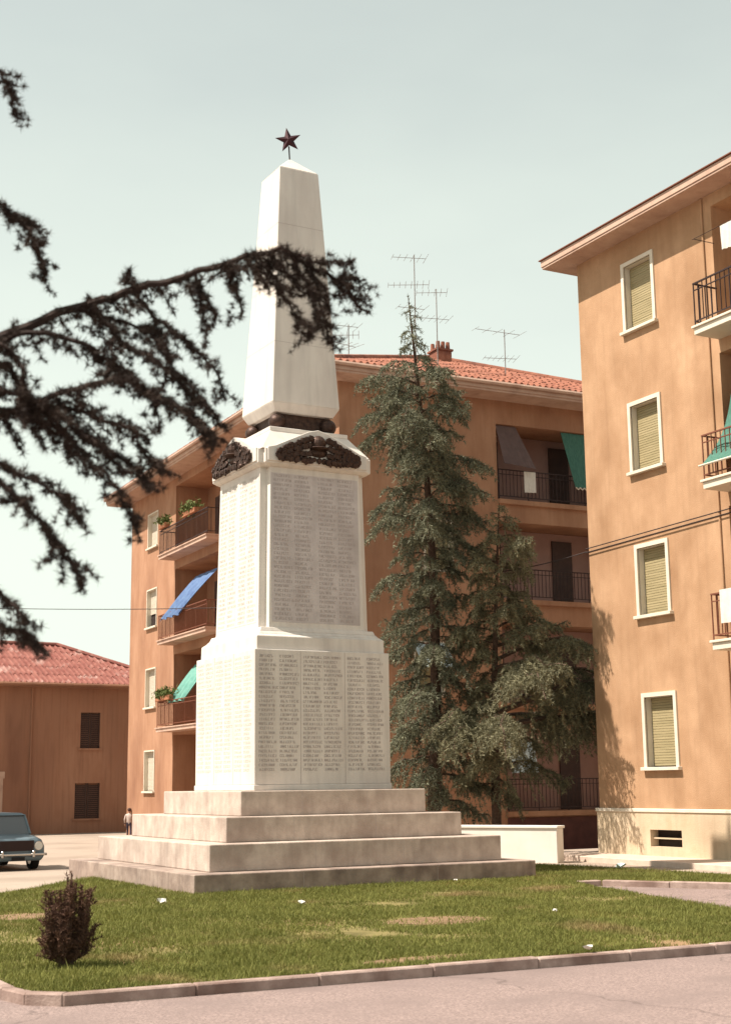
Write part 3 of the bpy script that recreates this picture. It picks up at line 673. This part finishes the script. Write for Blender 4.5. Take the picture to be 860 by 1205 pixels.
antenna(593, 440, 388, 47, ((.93, 1.7, 5, R(175)), (.35, 1.1, 7, R(160))), 'television aerial standing alone on the right part of the tiled roof')

# ---- low old house on the left
def house():
    t = empty('old_house', (24.4, 64.2, -.4), R(0)); tag(t, 'low two-storey brown house with worn red tiled hip roof at the left', 'house')
    mp = lambda u, d, z: (u, d, z)
    ops = [(-2.25, -1.3, 3.85, 5.5, .16), (-2.45, -1.25, .65, 2.25, .16), (-6.9, -6.0, 0.02, 2.5, .16)]
    m = MB(); facade(m, mp, -18, 2.5, -.2, 6.62, ops)
    m.face([(2.5, 0, -.2), (2.5, 9, -.2), (2.5, 9, 6.62), (2.5, 0, 6.62)]); m.face([(-18, 0, -.2), (-18, 9, -.2), (-18, 9, 6.62), (-18, 0, 6.62)])
    m.face([(-18, 9, -.2), (2.5, 9, -.2), (2.5, 9, 6.62), (-18, 9, 6.62)])
    m.build('wall', STUCH, t)
    for i, o in enumerate(ops):
        a, b, c, d = o[:4]; m = MB()
        mid = (a+b)/2
        for u0, u1 in ((a, mid-.01), (mid+.01, b)):
            k = int((d-c)/.09)
            lbox(m, mp, u0+.01, u0+.06, .06, .10, c, d); lbox(m, mp, u1-.06, u1-.01, .06, .10, c, d)
            for j in range(k): lbox(m, mp, u0+.06, u1-.06, .07, .09, c+j*.09+.01, c+j*.09+.075)
        w = m.build('door' if i == 2 else 'window', DARKW, t)
        m = MB(); 
        if i == 2: lbox(m, mp, a-.18, b+.25, -.04, -.002, d, d+.3); lbox(m, mp, b, b+.18, -.04, -.002, 0, d); m.build('door_frame', EAVE, w)
        else: lbox(m, mp, a-.1, b+.1, -.06, .05, c-.09, c); m.build('sill', STUCH, w)
    m = MB(); m.box(-18.4, 2.9, -.55, 9.4, 6.62, 6.74); m.build('eave', STUCH, t)
    m = MB(); m.tube([(-18.4, -.62, 6.74), (2.9, -.62, 6.74)], .08, 6); m.tube([(-4.6, -.07, 6.7), (-4.6, -.07, 0)], .045, 6); m.build('gutter', STUCH, t)
    hiproof(t, -18.45, 2.95, -.6, 9.45, 6.75, .45, TILEP, step=.26)
house()

# ---- white low wall behind the steps
def low_wall():
    t = empty('low_wall', (18.55, 23.95, 0), R(90+28)); tag(t, 'low white painted wall catching the sun behind the right end of the steps', 'wall')
    m = MB(); m.box(0, 3.4, -.32, 0, -.02, .70); m.build('wall_body', WHITEP, t, bevel=.01)
    m = MB(); m.box(-.03, 3.43, -.35, .03, .70, .755); m.build('coping', WHITEP, t, bevel=.01)
low_wall()

# ------------------------------------------------------------------ conifers behind the monument
def needles_along(pts, dens, ln, wd, spread, up_=0.):
    """pts: list of Vector polylines -> triangles array"""
    C = []; Dr = []
    for p in pts:
        for a, b in zip(p, p[1:]):
            d = b-a; L = d.length
            if L < 1e-5: continue
            k = max(1, int(L*dens+random.random())); d = d/L
            for i in range(k):
                C.append(a+d*(L*random.random())); Dr.append(d)
    C = np.array([tuple(c) for c in C]); Dr = np.array([tuple(d) for d in Dr]); n = len(C)
    rnd = rng.normal(0, 1, (n, 3)); rnd /= np.linalg.norm(rnd, axis=1)[:, None]
    dv = Dr*(1-spread)+rnd*spread; dv[:, 2] += up_; dv /= np.linalg.norm(dv, axis=1)[:, None]
    sd = np.cross(dv, rng.normal(0, 1, (n, 3))); sd /= np.linalg.norm(sd, axis=1)[:, None]
    L = ln*(.6+.8*rng.random(n))[:, None]; w = wd*(.7+.6*rng.random(n))[:, None]
    return np.stack([C-sd*w/2, C+sd*w/2, C+dv*L], 1)
def conifer(name, lab, base, tip, prof, nbr, asym, m_, seed, dens=85, z_low=.06, curve=.45, group=None, bend=0., gap=.06):
    random.seed(seed); base = Vector(base); tip = Vector(tip); H = (tip-base).z
    t = empty(name, base); tag(t, lab, 'tree', group)
    axis = lambda f: (tip-base)*f + Vector((bend*math.sin(math.pi*f), 0, 0))
    m = MB(); ra = .011*H+.03
    m.tube([axis(i/14) for i in range(15)], [ra*(1-i/14)**.85+.008 for i in range(15)], 9); m.build('trunk', BARK, t)
    lines = []; wood = MB()
    for k in range(nbr):
        f = z_low+(1-z_low)*(k/nbr)**.92; az = k*2.39996+random.uniform(-.5, .5)
        L = np.interp(f, [p[0] for p in prof], [p[1] for p in prof])*random.choice((.45, .75, .95, 1., 1.15))*random.uniform(.85, 1.12)*asym(az, f)
        if L < .08: continue
        o = axis(f); d = Vector((math.cos(az), math.sin(az), 0)); rise = random.uniform(.05, .32)+.35*f; n = 7; pts = []
        for i in range(n+1):
            s = i/n; pts.append(o+d*L*s*(1-.08*s)+Vector((0, 0, L*(rise*s-(curve+.25*random.random())*s*s*1.1)))+Vector((random.gauss(0, .012), random.gauss(0, .012), random.gauss(0, .012)))*L)
        wood.tube(pts, [.014*L+.006-(.012*L)*i/n for i in range(n+1)], 4)
        lines.append(pts[2:])
        nt_ = int(L/gap)
        for q in range(nt_):
            s = .18+.82*(q+random.random())/nt_; i = min(int(s*n), n-1); p = pts[i].lerp(pts[i+1], s*n-i)
            sd = d.cross(Vector((0, 0, 1)))*(1 if q % 2 else -1); l = (.40*L*(1-s)+.13)*random.uniform(.5, 1.2); l = min(l, .66)
            dd = (d*random.uniform(.45, .9)+sd*random.uniform(.5, 1.)).normalized(); dr = random.uniform(.5, 1.5)
            tw = [p+dd*l*a+Vector((0, 0, -dr*l*a*a+random.gauss(0, .006))) for a in (0, .33, .66, 1)]
            lines.append(tw)
            if l > .22:
                for a in (1, 2):
                    sd2 = dd.cross(Vector((0, 0, 1)))*random.choice((1, -1)); l2 = l*.5; 
                    lines.append([tw[a]+(dd*.6+sd2*.8)*l2*b+Vector((0, 0, -dr*l2*b*b*1.2)) for b in (0, .5, 1)])
    wood.build('limbs', BARK, t)
    lines.append([axis(.9), axis(.95), axis(1)])
    tris('crown', needles_along(lines, dens, .085, .020, .62), m_, t)
gA = at(508, 960, 33.5); gA.z = gz(gA.x, gA.y)-.03; tipA = at(480, 348, 32.4)
conifer('conifer_tree', 'tall narrow blue-green conifer rising from behind the monument steps to the roof aerials', gA, tipA,
        [(0, .95), (.10, 1.5), (.2, 1.35), (.35, 1.45), (.55, 1.4), (.72, 1.55), (.84, 1.6), (.87, 1.0), (.90, .42), (1, .08)], 120,
        lambda az, f: 1-.12*math.cos(az), NEEDLE2, 11, z_low=.10, group='conifers behind the monument', bend=.35)
gB = at(584, 970, 33.4); gB.z = gz(gB.x, gB.y)-.03; tipB = at(587, 592, 32.4)
conifer('conifer_tree', 'shorter drooping conifer with long boughs reaching right across the corner of the apricot block', gB, tipB,
        [(0, .3), (.19, 1.1), (.3, 2.0), (.42, 2.9), (.52, 2.3), (.6, 1.6), (.7, 1.4), (.85, 1.0), (.94, .5), (1, .08)], 72,
        lambda az, f: 1+(.55 if f < .58 else .12)*math.cos(az+1.0), NEEDLE, 23, dens=88, z_low=.19, curve=.30, gap=.062, group='conifers behind the monument', bend=-.1)

def copy_tree(o, parent=None):
    c = o.copy(); COL.objects.link(c); c.parent = parent
    for ch in list(o.children): copy_tree(ch, c)
    return c
ct = copy_tree([o for o in COL.objects if o.name == 'conifer_tree'][0]); ct.location = (8.3, 40.3, gz(8, 40)); ct.scale = (.95, .95, .8)  # unseen copy of the tall conifer, added to cast shade around the car
ct['label'] = 'unseen conifer added left of the old car, beyond the picture edge, to shade it'; ct['group'] = 'conifers added out of view'
# ------------------------------------------------------------------ near cedar, its trunk outside the frame
def rosettes(lines, step=.019, k=24, ln=.036, wd=.0045):
    C = []
    for p in lines:
        for a, b in zip(p, p[1:]):
            L = (b-a).length; n = max(1, int(L/step+random.random()))
            for i in range(n): C.append(tuple(a.lerp(b, (i+random.random()*.7)/n)+Vector((random.gauss(0, .006), random.gauss(0, .006), random.gauss(0, .006)))))
    C = np.array(C); n = len(C); sz = (.55+.75*rng.random(n))
    C = np.repeat(C, k, 0); sz = np.repeat(sz, k)[:, None]; n = len(C)
    d = rng.normal(0, 1, (n, 3)); d /= np.linalg.norm(d, axis=1)[:, None]; sd = np.cross(d, rng.normal(0, 1, (n, 3))); sd /= np.linalg.norm(sd, axis=1)[:, None]
    return np.stack([C-sd*wd/2, C+sd*wd/2, C+d*ln*sz*(.7+.5*rng.random((n, 1)))], 1)
def near_cedar():
    random.seed(5)
    tb = Vector((.55, 8.7, .0)); t = empty('cedar_tree', tb); tag(t, 'dark near cedar with drooping branches reaching in from the left before the sky', 'tree')
    wood = MB(); m = MB()
    m.tube([(0, 0, -.1), (.02, 0, .5), (.05, .03, 2.5), (.05, 0, 5), (.1, .05, 7.5), (.1, 0, 10)], [.30, .24, .2, .15, .09, .02], 12); m.build('trunk', BARK, t)
    lines = []
    def limb(px, D0, D1, w0=.02, attach=None, fuzz=.055, thick=0):
        pts = [at(x, y, D0+(D1-D0)*i/(len(px)-1))-tb for i, (x, y) in enumerate(px)]
        # smooth
        for _ in range(2):
            q = [pts[0]]
            for a, b in zip(pts, pts[1:]): q += [a.lerp(b, .25), a.lerp(b, .75)]
            q.append(pts[-1]); pts = q
        pts = [p+Vector((random.gauss(0, .004), random.gauss(0, .02), random.gauss(0, .004))) for p in pts]
        if attach is not None: wood.tube([Vector((.05, 0, attach)), (Vector((.05, 0, attach))+pts[0])/2+Vector((0, 0, .06)), pts[0]], [w0*2, w0*1.5, w0], 7)
        n = len(pts); wood.tube(pts, [w0*(1-.85*i/(n-1))+.0025 for i in range(n)], 5)
        lines.append(pts)
        ns = int(sum((b-a).length for a, b in zip(pts, pts[1:]))/.10) if w0 >= .006 else 0
        for q in range(ns):
            k_ = random.randrange(2, len(pts)-1); p_ = pts[k_]; l = random.uniform(.08, .24)*(1 if w0 > .01 else .6); dd = (r0*random.uniform(.1, .7)+Vector((0, 0, -random.uniform(.3, 1.)))+fw*random.gauss(0, .4)).normalized()
            tw = [p_, p_+dd*l*.5+r0*.01, p_+dd*l+r0*.03]; lines.append(tw); wood.tube(tw, [.003, .002, .0015], 4)
        for cpy in range(thick+(1 if w0 >= .009 else 0)):
            o_ = Vector((random.gauss(0, .02), random.gauss(0, .03), random.gauss(-.012, .022))); e = random.uniform(.7, .95)
            lines.append([p+o_*(.4+random.random()) for p in pts[:max(3, int(len(pts)*e))]])
        acc = 0
        for a, b in zip(pts, pts[1:]):     # short side shoots
            acc += (b-a).length
            if acc > fuzz:
                acc = 0; d = (b-a).normalized(); r_ = Vector((random.gauss(0, 1), random.gauss(0, 1), random.gauss(-.5, .7))).normalized()
                l = random.uniform(.04, .13); dd = (d*.6+r_*.8).normalized()
                lines.append([a, a+dd*l*.5, a+dd*l+Vector((0, 0, -.2*l))])
    A = 3.55
    limb([(-60, 420), (30, 385), (90, 362), (160, 340), (200, 330), (250, 318), (290, 300), (335, 292), (370, 315), (400, 330), (434, 368)], 6.6, 7.2, .024, 3.75)
    limb([(90, 362), (120, 372), (160, 385), (190, 392)], 6.7, 6.8, .01)
    limb([(158, 340), (180, 372), (215, 402), (250, 430), (268, 468)], 6.8, 6.6, .008)
    limb([(155, 345), (152, 328), (150, 318)], 6.8, 6.8, .006)
    limb([(110, 362), (140, 400), (190, 430), (232, 468), (262, 502)], 6.7, 6.5, .009)
    limb([(170, 385), (190, 405), (208, 440), (240, 470), (246, 490)], 6.75, 6.5, .007)
    limb([(228, 322), (238, 352), (243, 388)], 6.9, 6.8, .006); limb([(232, 335), (250, 365), (252, 385)], 6.9, 6.8, .005)
    limb([(268, 310), (274, 342), (286, 372)], 6.9, 6.85, .006)
    limb([(290, 303), (320, 335), (345, 360), (350, 384)], 7.0, 6.9, .007)
    limb([(300, 300), (318, 325), (338, 352)], 7.0, 7.1, .006); limb([(310, 296), (345, 330), (372, 352)], 7.0, 7.2, .006)
    limb([(336, 293), (362, 325), (372, 365), (392, 402)], 7.05, 6.9, .007); limb([(375, 368), (372, 385), (360, 398)], 6.95, 6.9, .004)
    limb([(360, 310), (385, 306), (412, 308)], 7.1, 7.2, .005); limb([(350, 303), (366, 312), (382, 345), (386, 362)], 7.1, 7.0, .005)
    limb([(395, 330), (412, 322), (425, 330)], 7.15, 7.2, .004)
    limb([(-70, 450), (0, 400), (50, 388), (105, 408), (145, 432), (160, 450)], 6.5, 6.7, .016, 3.35)
    limb([(-70, 470), (0, 420), (20, 440), (25, 470), (45, 485)], 6.4, 6.5, .014, 3.2)
    limb([(-70, 500), (0, 490), (60, 468), (110, 450), (150, 445), (190, 465), (218, 482), (252, 512)], 6.4, 6.5, .016, 3.1)
    limb([(125, 446), (135, 420), (128, 400)], 6.5, 6.6, .006); limb([(190, 462), (200, 440), (196, 420), (185, 408)], 6.5, 6.6, .005)
    limb([(178, 460), (186, 485), (188, 510)], 6.5, 6.4, .004); limb([(215, 482), (240, 500), (254, 522)], 6.5, 6.45, .004)
    limb([(30, 478), (80, 478), (120, 492), (155, 503), (172, 528), (190, 556)], 6.45, 6.3, .009)
    limb([(40, 475), (75, 512), (110, 545), (135, 572), (160, 620)], 6.4, 6.3, .009)
    limb([(60, 474), (90, 508), (125, 535), (165, 568), (178, 572)], 6.4, 6.3, .009)
    limb([(85, 505), (110, 520), (145, 540), (170, 563)], 6.4, 6.35, .007)
    limb([(-60, 470), (0, 478), (50, 492), (85, 520), (100, 540)], 6.4, 6.35, .012, 3.0)
    limb([(-70, 440), (0, 455), (40, 470), (70, 490)], 6.4, 6.35, .014, 3.2); limb([(-30, 400), (20, 410), (30, 450), (20, 490)], 6.4, 6.3, .01)
    limb([(-60, 520), (0, 545), (35, 562), (65, 580), (85, 592), (96, 614)], 6.2, 6.2, .009, 2.8)
    limb([(-60, 540), (0, 565), (30, 598), (58, 628), (80, 655), (98, 695)], 6.2, 6.1, .009, 2.75)
    limb([(5, 590), (25, 590), (40, 585)], 6.2, 6.1, .004); limb([(55, 625), (62, 650), (58, 660)], 6.1, 6.1, .004)
    limb([(-60, 650), (0, 695), (22, 715), (36, 752)], 6.1, 6.0, .008, 2.5); limb([(-50, 700), (0, 735), (30, 748), (38, 756)], 6.1, 6.0, .008, 2.4)
    limb([(-60, 220), (3, 243), (25, 258), (42, 265)], 6.7, 6.8, .009, 4.4); limb([(15, 253), (35, 275), (48, 300), (53, 328)], 6.75, 6.7, .006)
    limb([(-50, 40), (0, 85), (12, 108), (22, 142)], 6.9, 6.9, .008, 5.0)
    # boughs on the other sides of the crown, outside the picture
    for k in range(30):
        az = random.uniform(R(110), R(290)); z = 1.9+k*.26; L = 2.6*(1-z/11)+.3; o = Vector((.05, 0, z)); d = Vector((math.cos(az), math.sin(az), 0))
        pts = [o+d*L*s+Vector((0, 0, L*(.25*s-.5*s*s))) for s in [i/6 for i in range(7)]]; wood.tube(pts, [.03*(1-i/7)+.004 for i in range(7)], 5); lines.append(pts[2:])
        for q in range(16):
            s = .25+.75*random.random(); i = min(int(s*6), 5); p = pts[i].lerp(pts[i+1], s*6-i); sd = d.cross(Vector((0, 0, 1)))*random.choice((1, -1)); l = random.uniform(.2, .5)
            lines.append([p+(d*.6+sd*.7)*l*b+Vector((0, 0, -.6*l*b*b)) for b in (0, .5, 1)])
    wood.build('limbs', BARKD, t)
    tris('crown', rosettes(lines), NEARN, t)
near_cedar()

# ------------------------------------------------------------------ small shrub on the lawn
def shrub():
    t = empty('juniper_shrub', (4.30, 12.72, .06)); tag(t, 'small dark reddish-brown juniper shrub on the front left corner of the lawn', 'shrub')
    random.seed(9); m = MB(); lines = []
    for k in range(70):
        az = random.random()*6.283; sp = random.random()**.6*.25; h = random.uniform(.30, .86)*(1-.9*sp); x0, y0 = random.gauss(0, .03), random.gauss(0, .03)
        b = Vector((x0, y0, 0)); tp = Vector((math.cos(az)*sp+.03, math.sin(az)*sp, h)); md = Vector((tp.x*.85, tp.y*.85, h*.45))
        pts = [b, md*.5+Vector((0, 0, .02)), md, md.lerp(tp, .5), tp]; m.tube(pts, [.009, .007, .005, .004, .002], 4); lines.append(pts[1:])
        for q in range(9):
            s = random.uniform(.15, 1)*3.99; i = 1+min(int(s*.75), 2); p = pts[i].lerp(pts[i+1], random.random())
            l = random.uniform(.04, .10); dd = Vector((random.gauss(0, 1), random.gauss(0, 1), random.gauss(.9, .5))).normalized(); lines.append([p, p+dd*l])
    m.build('stem', BARK, t); tris('foliage', needles_along(lines, 330, .034, .010, .65, .2), BUSH, t)
shrub()
def litter(name, x, y, z, s, m_, lab, cat, seed, group='litter scattered on the lawn'):
    rr = random.Random(seed); m = MB(); n = 9
    top = [(math.cos(2*math.pi*k/n)*s*rr.uniform(.6, 1.1), math.sin(2*math.pi*k/n)*s*rr.uniform(.5, 1.), rr.uniform(.0, s*.8)) for k in range(n)]
    m.add([(0, 0, s*.7)]+top+[(a*.8, b*.8, c-.012) for a, b, c in top]+[(0, 0, 0)], [(0, i+1, (i+1) % n+1) for i in range(n)]+[(i+1, n+i+1, n+(i+1) % n+1, (i+1) % n+1) for i in range(n)]+[(2*n+1, n+(i+1) % n+1, n+i+1) for i in range(n)])
    o = m.build(name, m_); o.location = (x, y, z); tag(o, lab, cat, group)
litter('paper_scrap', 7.63, 18.6, .10, .085, PAPER, 'crumpled white paper on the grass left of the monument steps', 'litter', 1)
litter('paper_scrap', 9.09, 17.3, .10, .06, PAPER, 'small white paper scrap on the grass in front of the monument corner', 'litter', 2)
litter('paper_scrap', 8.62, 10.72, .125, .06, PAPER, 'pale paper scrap lying on the front kerb', 'litter', 3)
litter('plastic_bag', 17.3, 20.5, .10, .13, PAPERB, 'pale blue plastic bag on the grass near the apricot block', 'litter', 4)
litter('paper_scrap', 11.0, 14.3, .10, .035, PAPER, 'tiny white scrap in the middle of the right part of the lawn', 'litter', 5)
litter('paper_scrap', 13.2, 19.75, .09, .04, PAPER, 'tiny white scrap at the foot of the lowest step, right of centre', 'litter', 6)

# ------------------------------------------------------------------ overhead wires
def wire(p, q, sag, lab, r=.011):
    p, q = Vector(p), Vector(q); m = MB()
    m.tube([p.lerp(q, i/24)-Vector((0, 0, sag*4*(i/24)*(1-i/24))) for i in range(25)], r, 5)
    tag(m.build('overhead_wire', CABLE), lab, 'wire')
wire(at(-300, 700, 46), at(330, 713, 40), .25, 'thin overhead wire crossing the sky above the old house to the orange block')
wire(at(560, 676, 33), RB @ Vector((-.04, .04, 6.82)), .08, 'overhead wire running from behind the shorter conifer to the corner of the apricot block', .012)

# ------------------------------------------------------------------ car
def car():
    t = empty('parked_car', (10.82, 35.95, gz(11, 36)), R(2)); tag(t, 'small old blue-grey saloon car parked at the left edge in front of the brown house', 'car')
    w = .76; L = 3.9
    def sec(y, hw, z0, z1, tw=None):
        tw = hw*.9 if tw is None else tw; zm = (z0+z1)/2
        return [(-hw*.9, y, z0), (hw*.9, y, z0), (hw, y, z0+.1), (hw, y, zm+.08), (tw, y, z1-.03), (tw*.86, y, z1), (-tw*.86, y, z1), (-tw, y, z1-.03), (-hw, y, zm+.08), (-hw, y, z0+.1)]
    m = MB(); m.loft([sec(0, w*.93, .30, .72), sec(.06, w*.97, .24, .79), sec(.5, w, .22, .85), sec(1.05, w, .22, .88), sec(2.9, w, .22, .88), sec(3.6, w*.98, .24, .83), sec(3.9, w*.93, .32, .74)])
    body = m.build('body', CARP, t, bevel=.03, seg=2)
    m = MB()
    def cab(y, hw, z): return [(-hw, y, z), (hw, y, z)]
    b = [(-.68, 1.0, .86), (.68, 1.0, .86), (.68, 3.25, .86), (-.68, 3.25, .86)]; tp = [(-.60, 1.30, 1.36), (.60, 1.30, 1.36), (.60, 2.95, 1.36), (-.60, 2.95, 1.36)]
    m.hexa(b, tp); cb = m.build('cabin_glass', GLASS, t, bevel=.02)
    m = MB(); m.hexa([(-.64, 1.24, 1.35), (.64, 1.24, 1.35), (.64, 3.0, 1.35), (-.64, 3.0, 1.35)], [(-.55, 1.36, 1.41), (.55, 1.36, 1.41), (.55, 2.85, 1.41), (-.55, 2.85, 1.41)])
    for x, y in ((-1, 0), (1, 0), (1, 1), (-1, 1)):
        m.tube([(x*.69, (1.0 if y == 0 else 3.25), .87), (x*.615, (1.30 if y == 0 else 2.95), 1.36)], .035, 6)
    for x in (-1, 1): m.tube([(x*.695, 2.1, .87), (x*.615, 2.1, 1.36)], .03, 6)
    m.build('roof', CARP, t, bevel=.02, seg=2)
    for x in (-.56, .56):
        m = MB(); m.tube([(x, -.035, .61), (x, .05, .61)], .095, 16); h = m.build('headlight', LAMPG, t); 
        m = MB(); m.tube([(x, -.02, .61), (x, .03, .61)], .112, 16); m.build('rim', CHROME, h)
    m = MB()
    for k in range(7): m.box(-.42, .42, -.02, .03, .50+k*.035, .515+k*.035)
    m.box(-.44, .44, -.01, .04, .49, .745); m.build('grille', IRON, t)
    m = MB(); m.box(-.76, .76, -.10, -.03, .37, .43); m.box(-.76, -.70, -.10, .3, .37, .43); m.box(.70, .76, -.10, .3, .37, .43)
    for x in (-.4, .4): m.box(x-.03, x+.03, -.15, -.03, .33, .50)
    m.build('bumper', CHROME, t, bevel=.012)
    m = MB(); m.box(-.17, .17, -.135, -.122, .26, .35); m.build('number_plate', RUBBER, t)
    for x in (-.66, .66):
        for y in (.68, 3.05):
            m = MB(); m.tube([(x-.085, y, .29), (x+.085, y, .29)], .29, 22); wh = m.build('wheel', RUBBER, t)
            m = MB(); m.tube([(x-.09, y, .29), (x+.09, y, .29)], .16, 18); m.build('rim', CHROME, wh)
car()

# ------------------------------------------------------------------ child walking far away
def person(loc, rz, H, lab):
    t = empty('person', loc, rz); tag(t, lab, 'person')
    J = {'pel': ((0, 0, .52), .085), 'bel': ((0, 0, .62), .078), 'che': ((0, -.01, .74), .092), 'nck': ((0, -.01, .835), .034), 'hd0': ((0, -.015, .88), .055), 'hd1': ((0, -.015, .95), .058), 'hd2': ((0, -.01, .985), .035),
         'hl': ((.055, 0, .49), .062), 'kl': ((.06, -.08, .28), .042), 'al': ((.06, -.05, .05), .026), 'fl': ((.06, -.13, .025), .022),
         'hr': ((-.055, 0, .49), .062), 'kr': ((-.06, .02, .28), .042), 'ar': ((-.06, .12, .07), .026), 'fr': ((-.06, .06, .025), .022),
         'sl': ((.115, -.01, .79), .042), 'el': ((.145, .05, .63), .030), 'wl': ((.14, -.02, .49), .022), 'dl': ((.14, -.04, .43), .020),
         'sr': ((-.115, -.01, .79), .042), 'er': ((-.145, .0, .63), .030), 'wr': ((-.14, -.08, .50), .022), 'dr': ((-.14, -.10, .44), .020)}
    E = [('pel', 'bel'), ('bel', 'che'), ('che', 'nck'), ('nck', 'hd0'), ('hd0', 'hd1'), ('hd1', 'hd2'), ('pel', 'hl'), ('hl', 'kl'), ('kl', 'al'), ('al', 'fl'), ('pel', 'hr'), ('hr', 'kr'), ('kr', 'ar'), ('ar', 'fr'),
         ('che', 'sl'), ('sl', 'el'), ('el', 'wl'), ('wl', 'dl'), ('che', 'sr'), ('sr', 'er'), ('er', 'wr'), ('wr', 'dr')]
    ks = list(J); me = bpy.data.meshes.new('body'); me.from_pydata([tuple(c*H for c in J[k][0]) for k in ks], [(ks.index(a), ks.index(b)) for a, b in E], [])
    o = bpy.data.objects.new('body', me); COL.objects.link(o); o.parent = t
    sk = o.modifiers.new('skin', 'SKIN'); 
    for i, k in enumerate(ks): me.skin_vertices[0].data[i].radius = (J[k][1]*H, J[k][1]*H*.85)
    me.skin_vertices[0].data[0].use_root = True
    o.modifiers.new('sub', 'SUBSURF').levels = 1; o.modifiers['sub'].render_levels = 1
    dg = bpy.context.evaluated_depsgraph_get(); dg.update(); me2 = bpy.data.meshes.new_from_object(o.evaluated_get(dg)); o.modifiers.clear(); o.data = me2; me2.name = 'body'
    me2.materials.clear()
    for q in (SKIN, SHIRT, NAVY): me2.materials.append(q)
    for p in me2.polygons:
        z = p.center.z/H; x = abs(p.center.x)/H
        p.material_index = 0 if (z > .835 or (x > .12 and z < .5)) else (1 if z > .53 else (2 if z > .045 else 2)); p.use_smooth = True
    m = MB(); m.sphere((0, .008*H, .955*H), .066*H, 12, 8, (1, 1.05, .85)); m.build('hair', HAIR, t, smooth=True)
g = at(152, 984, 56.5)
person((g.x, g.y, gz(g.x, g.y)), R(150), 1.22, 'distant child in pale shirt and dark trousers walking past the left end of the steps')
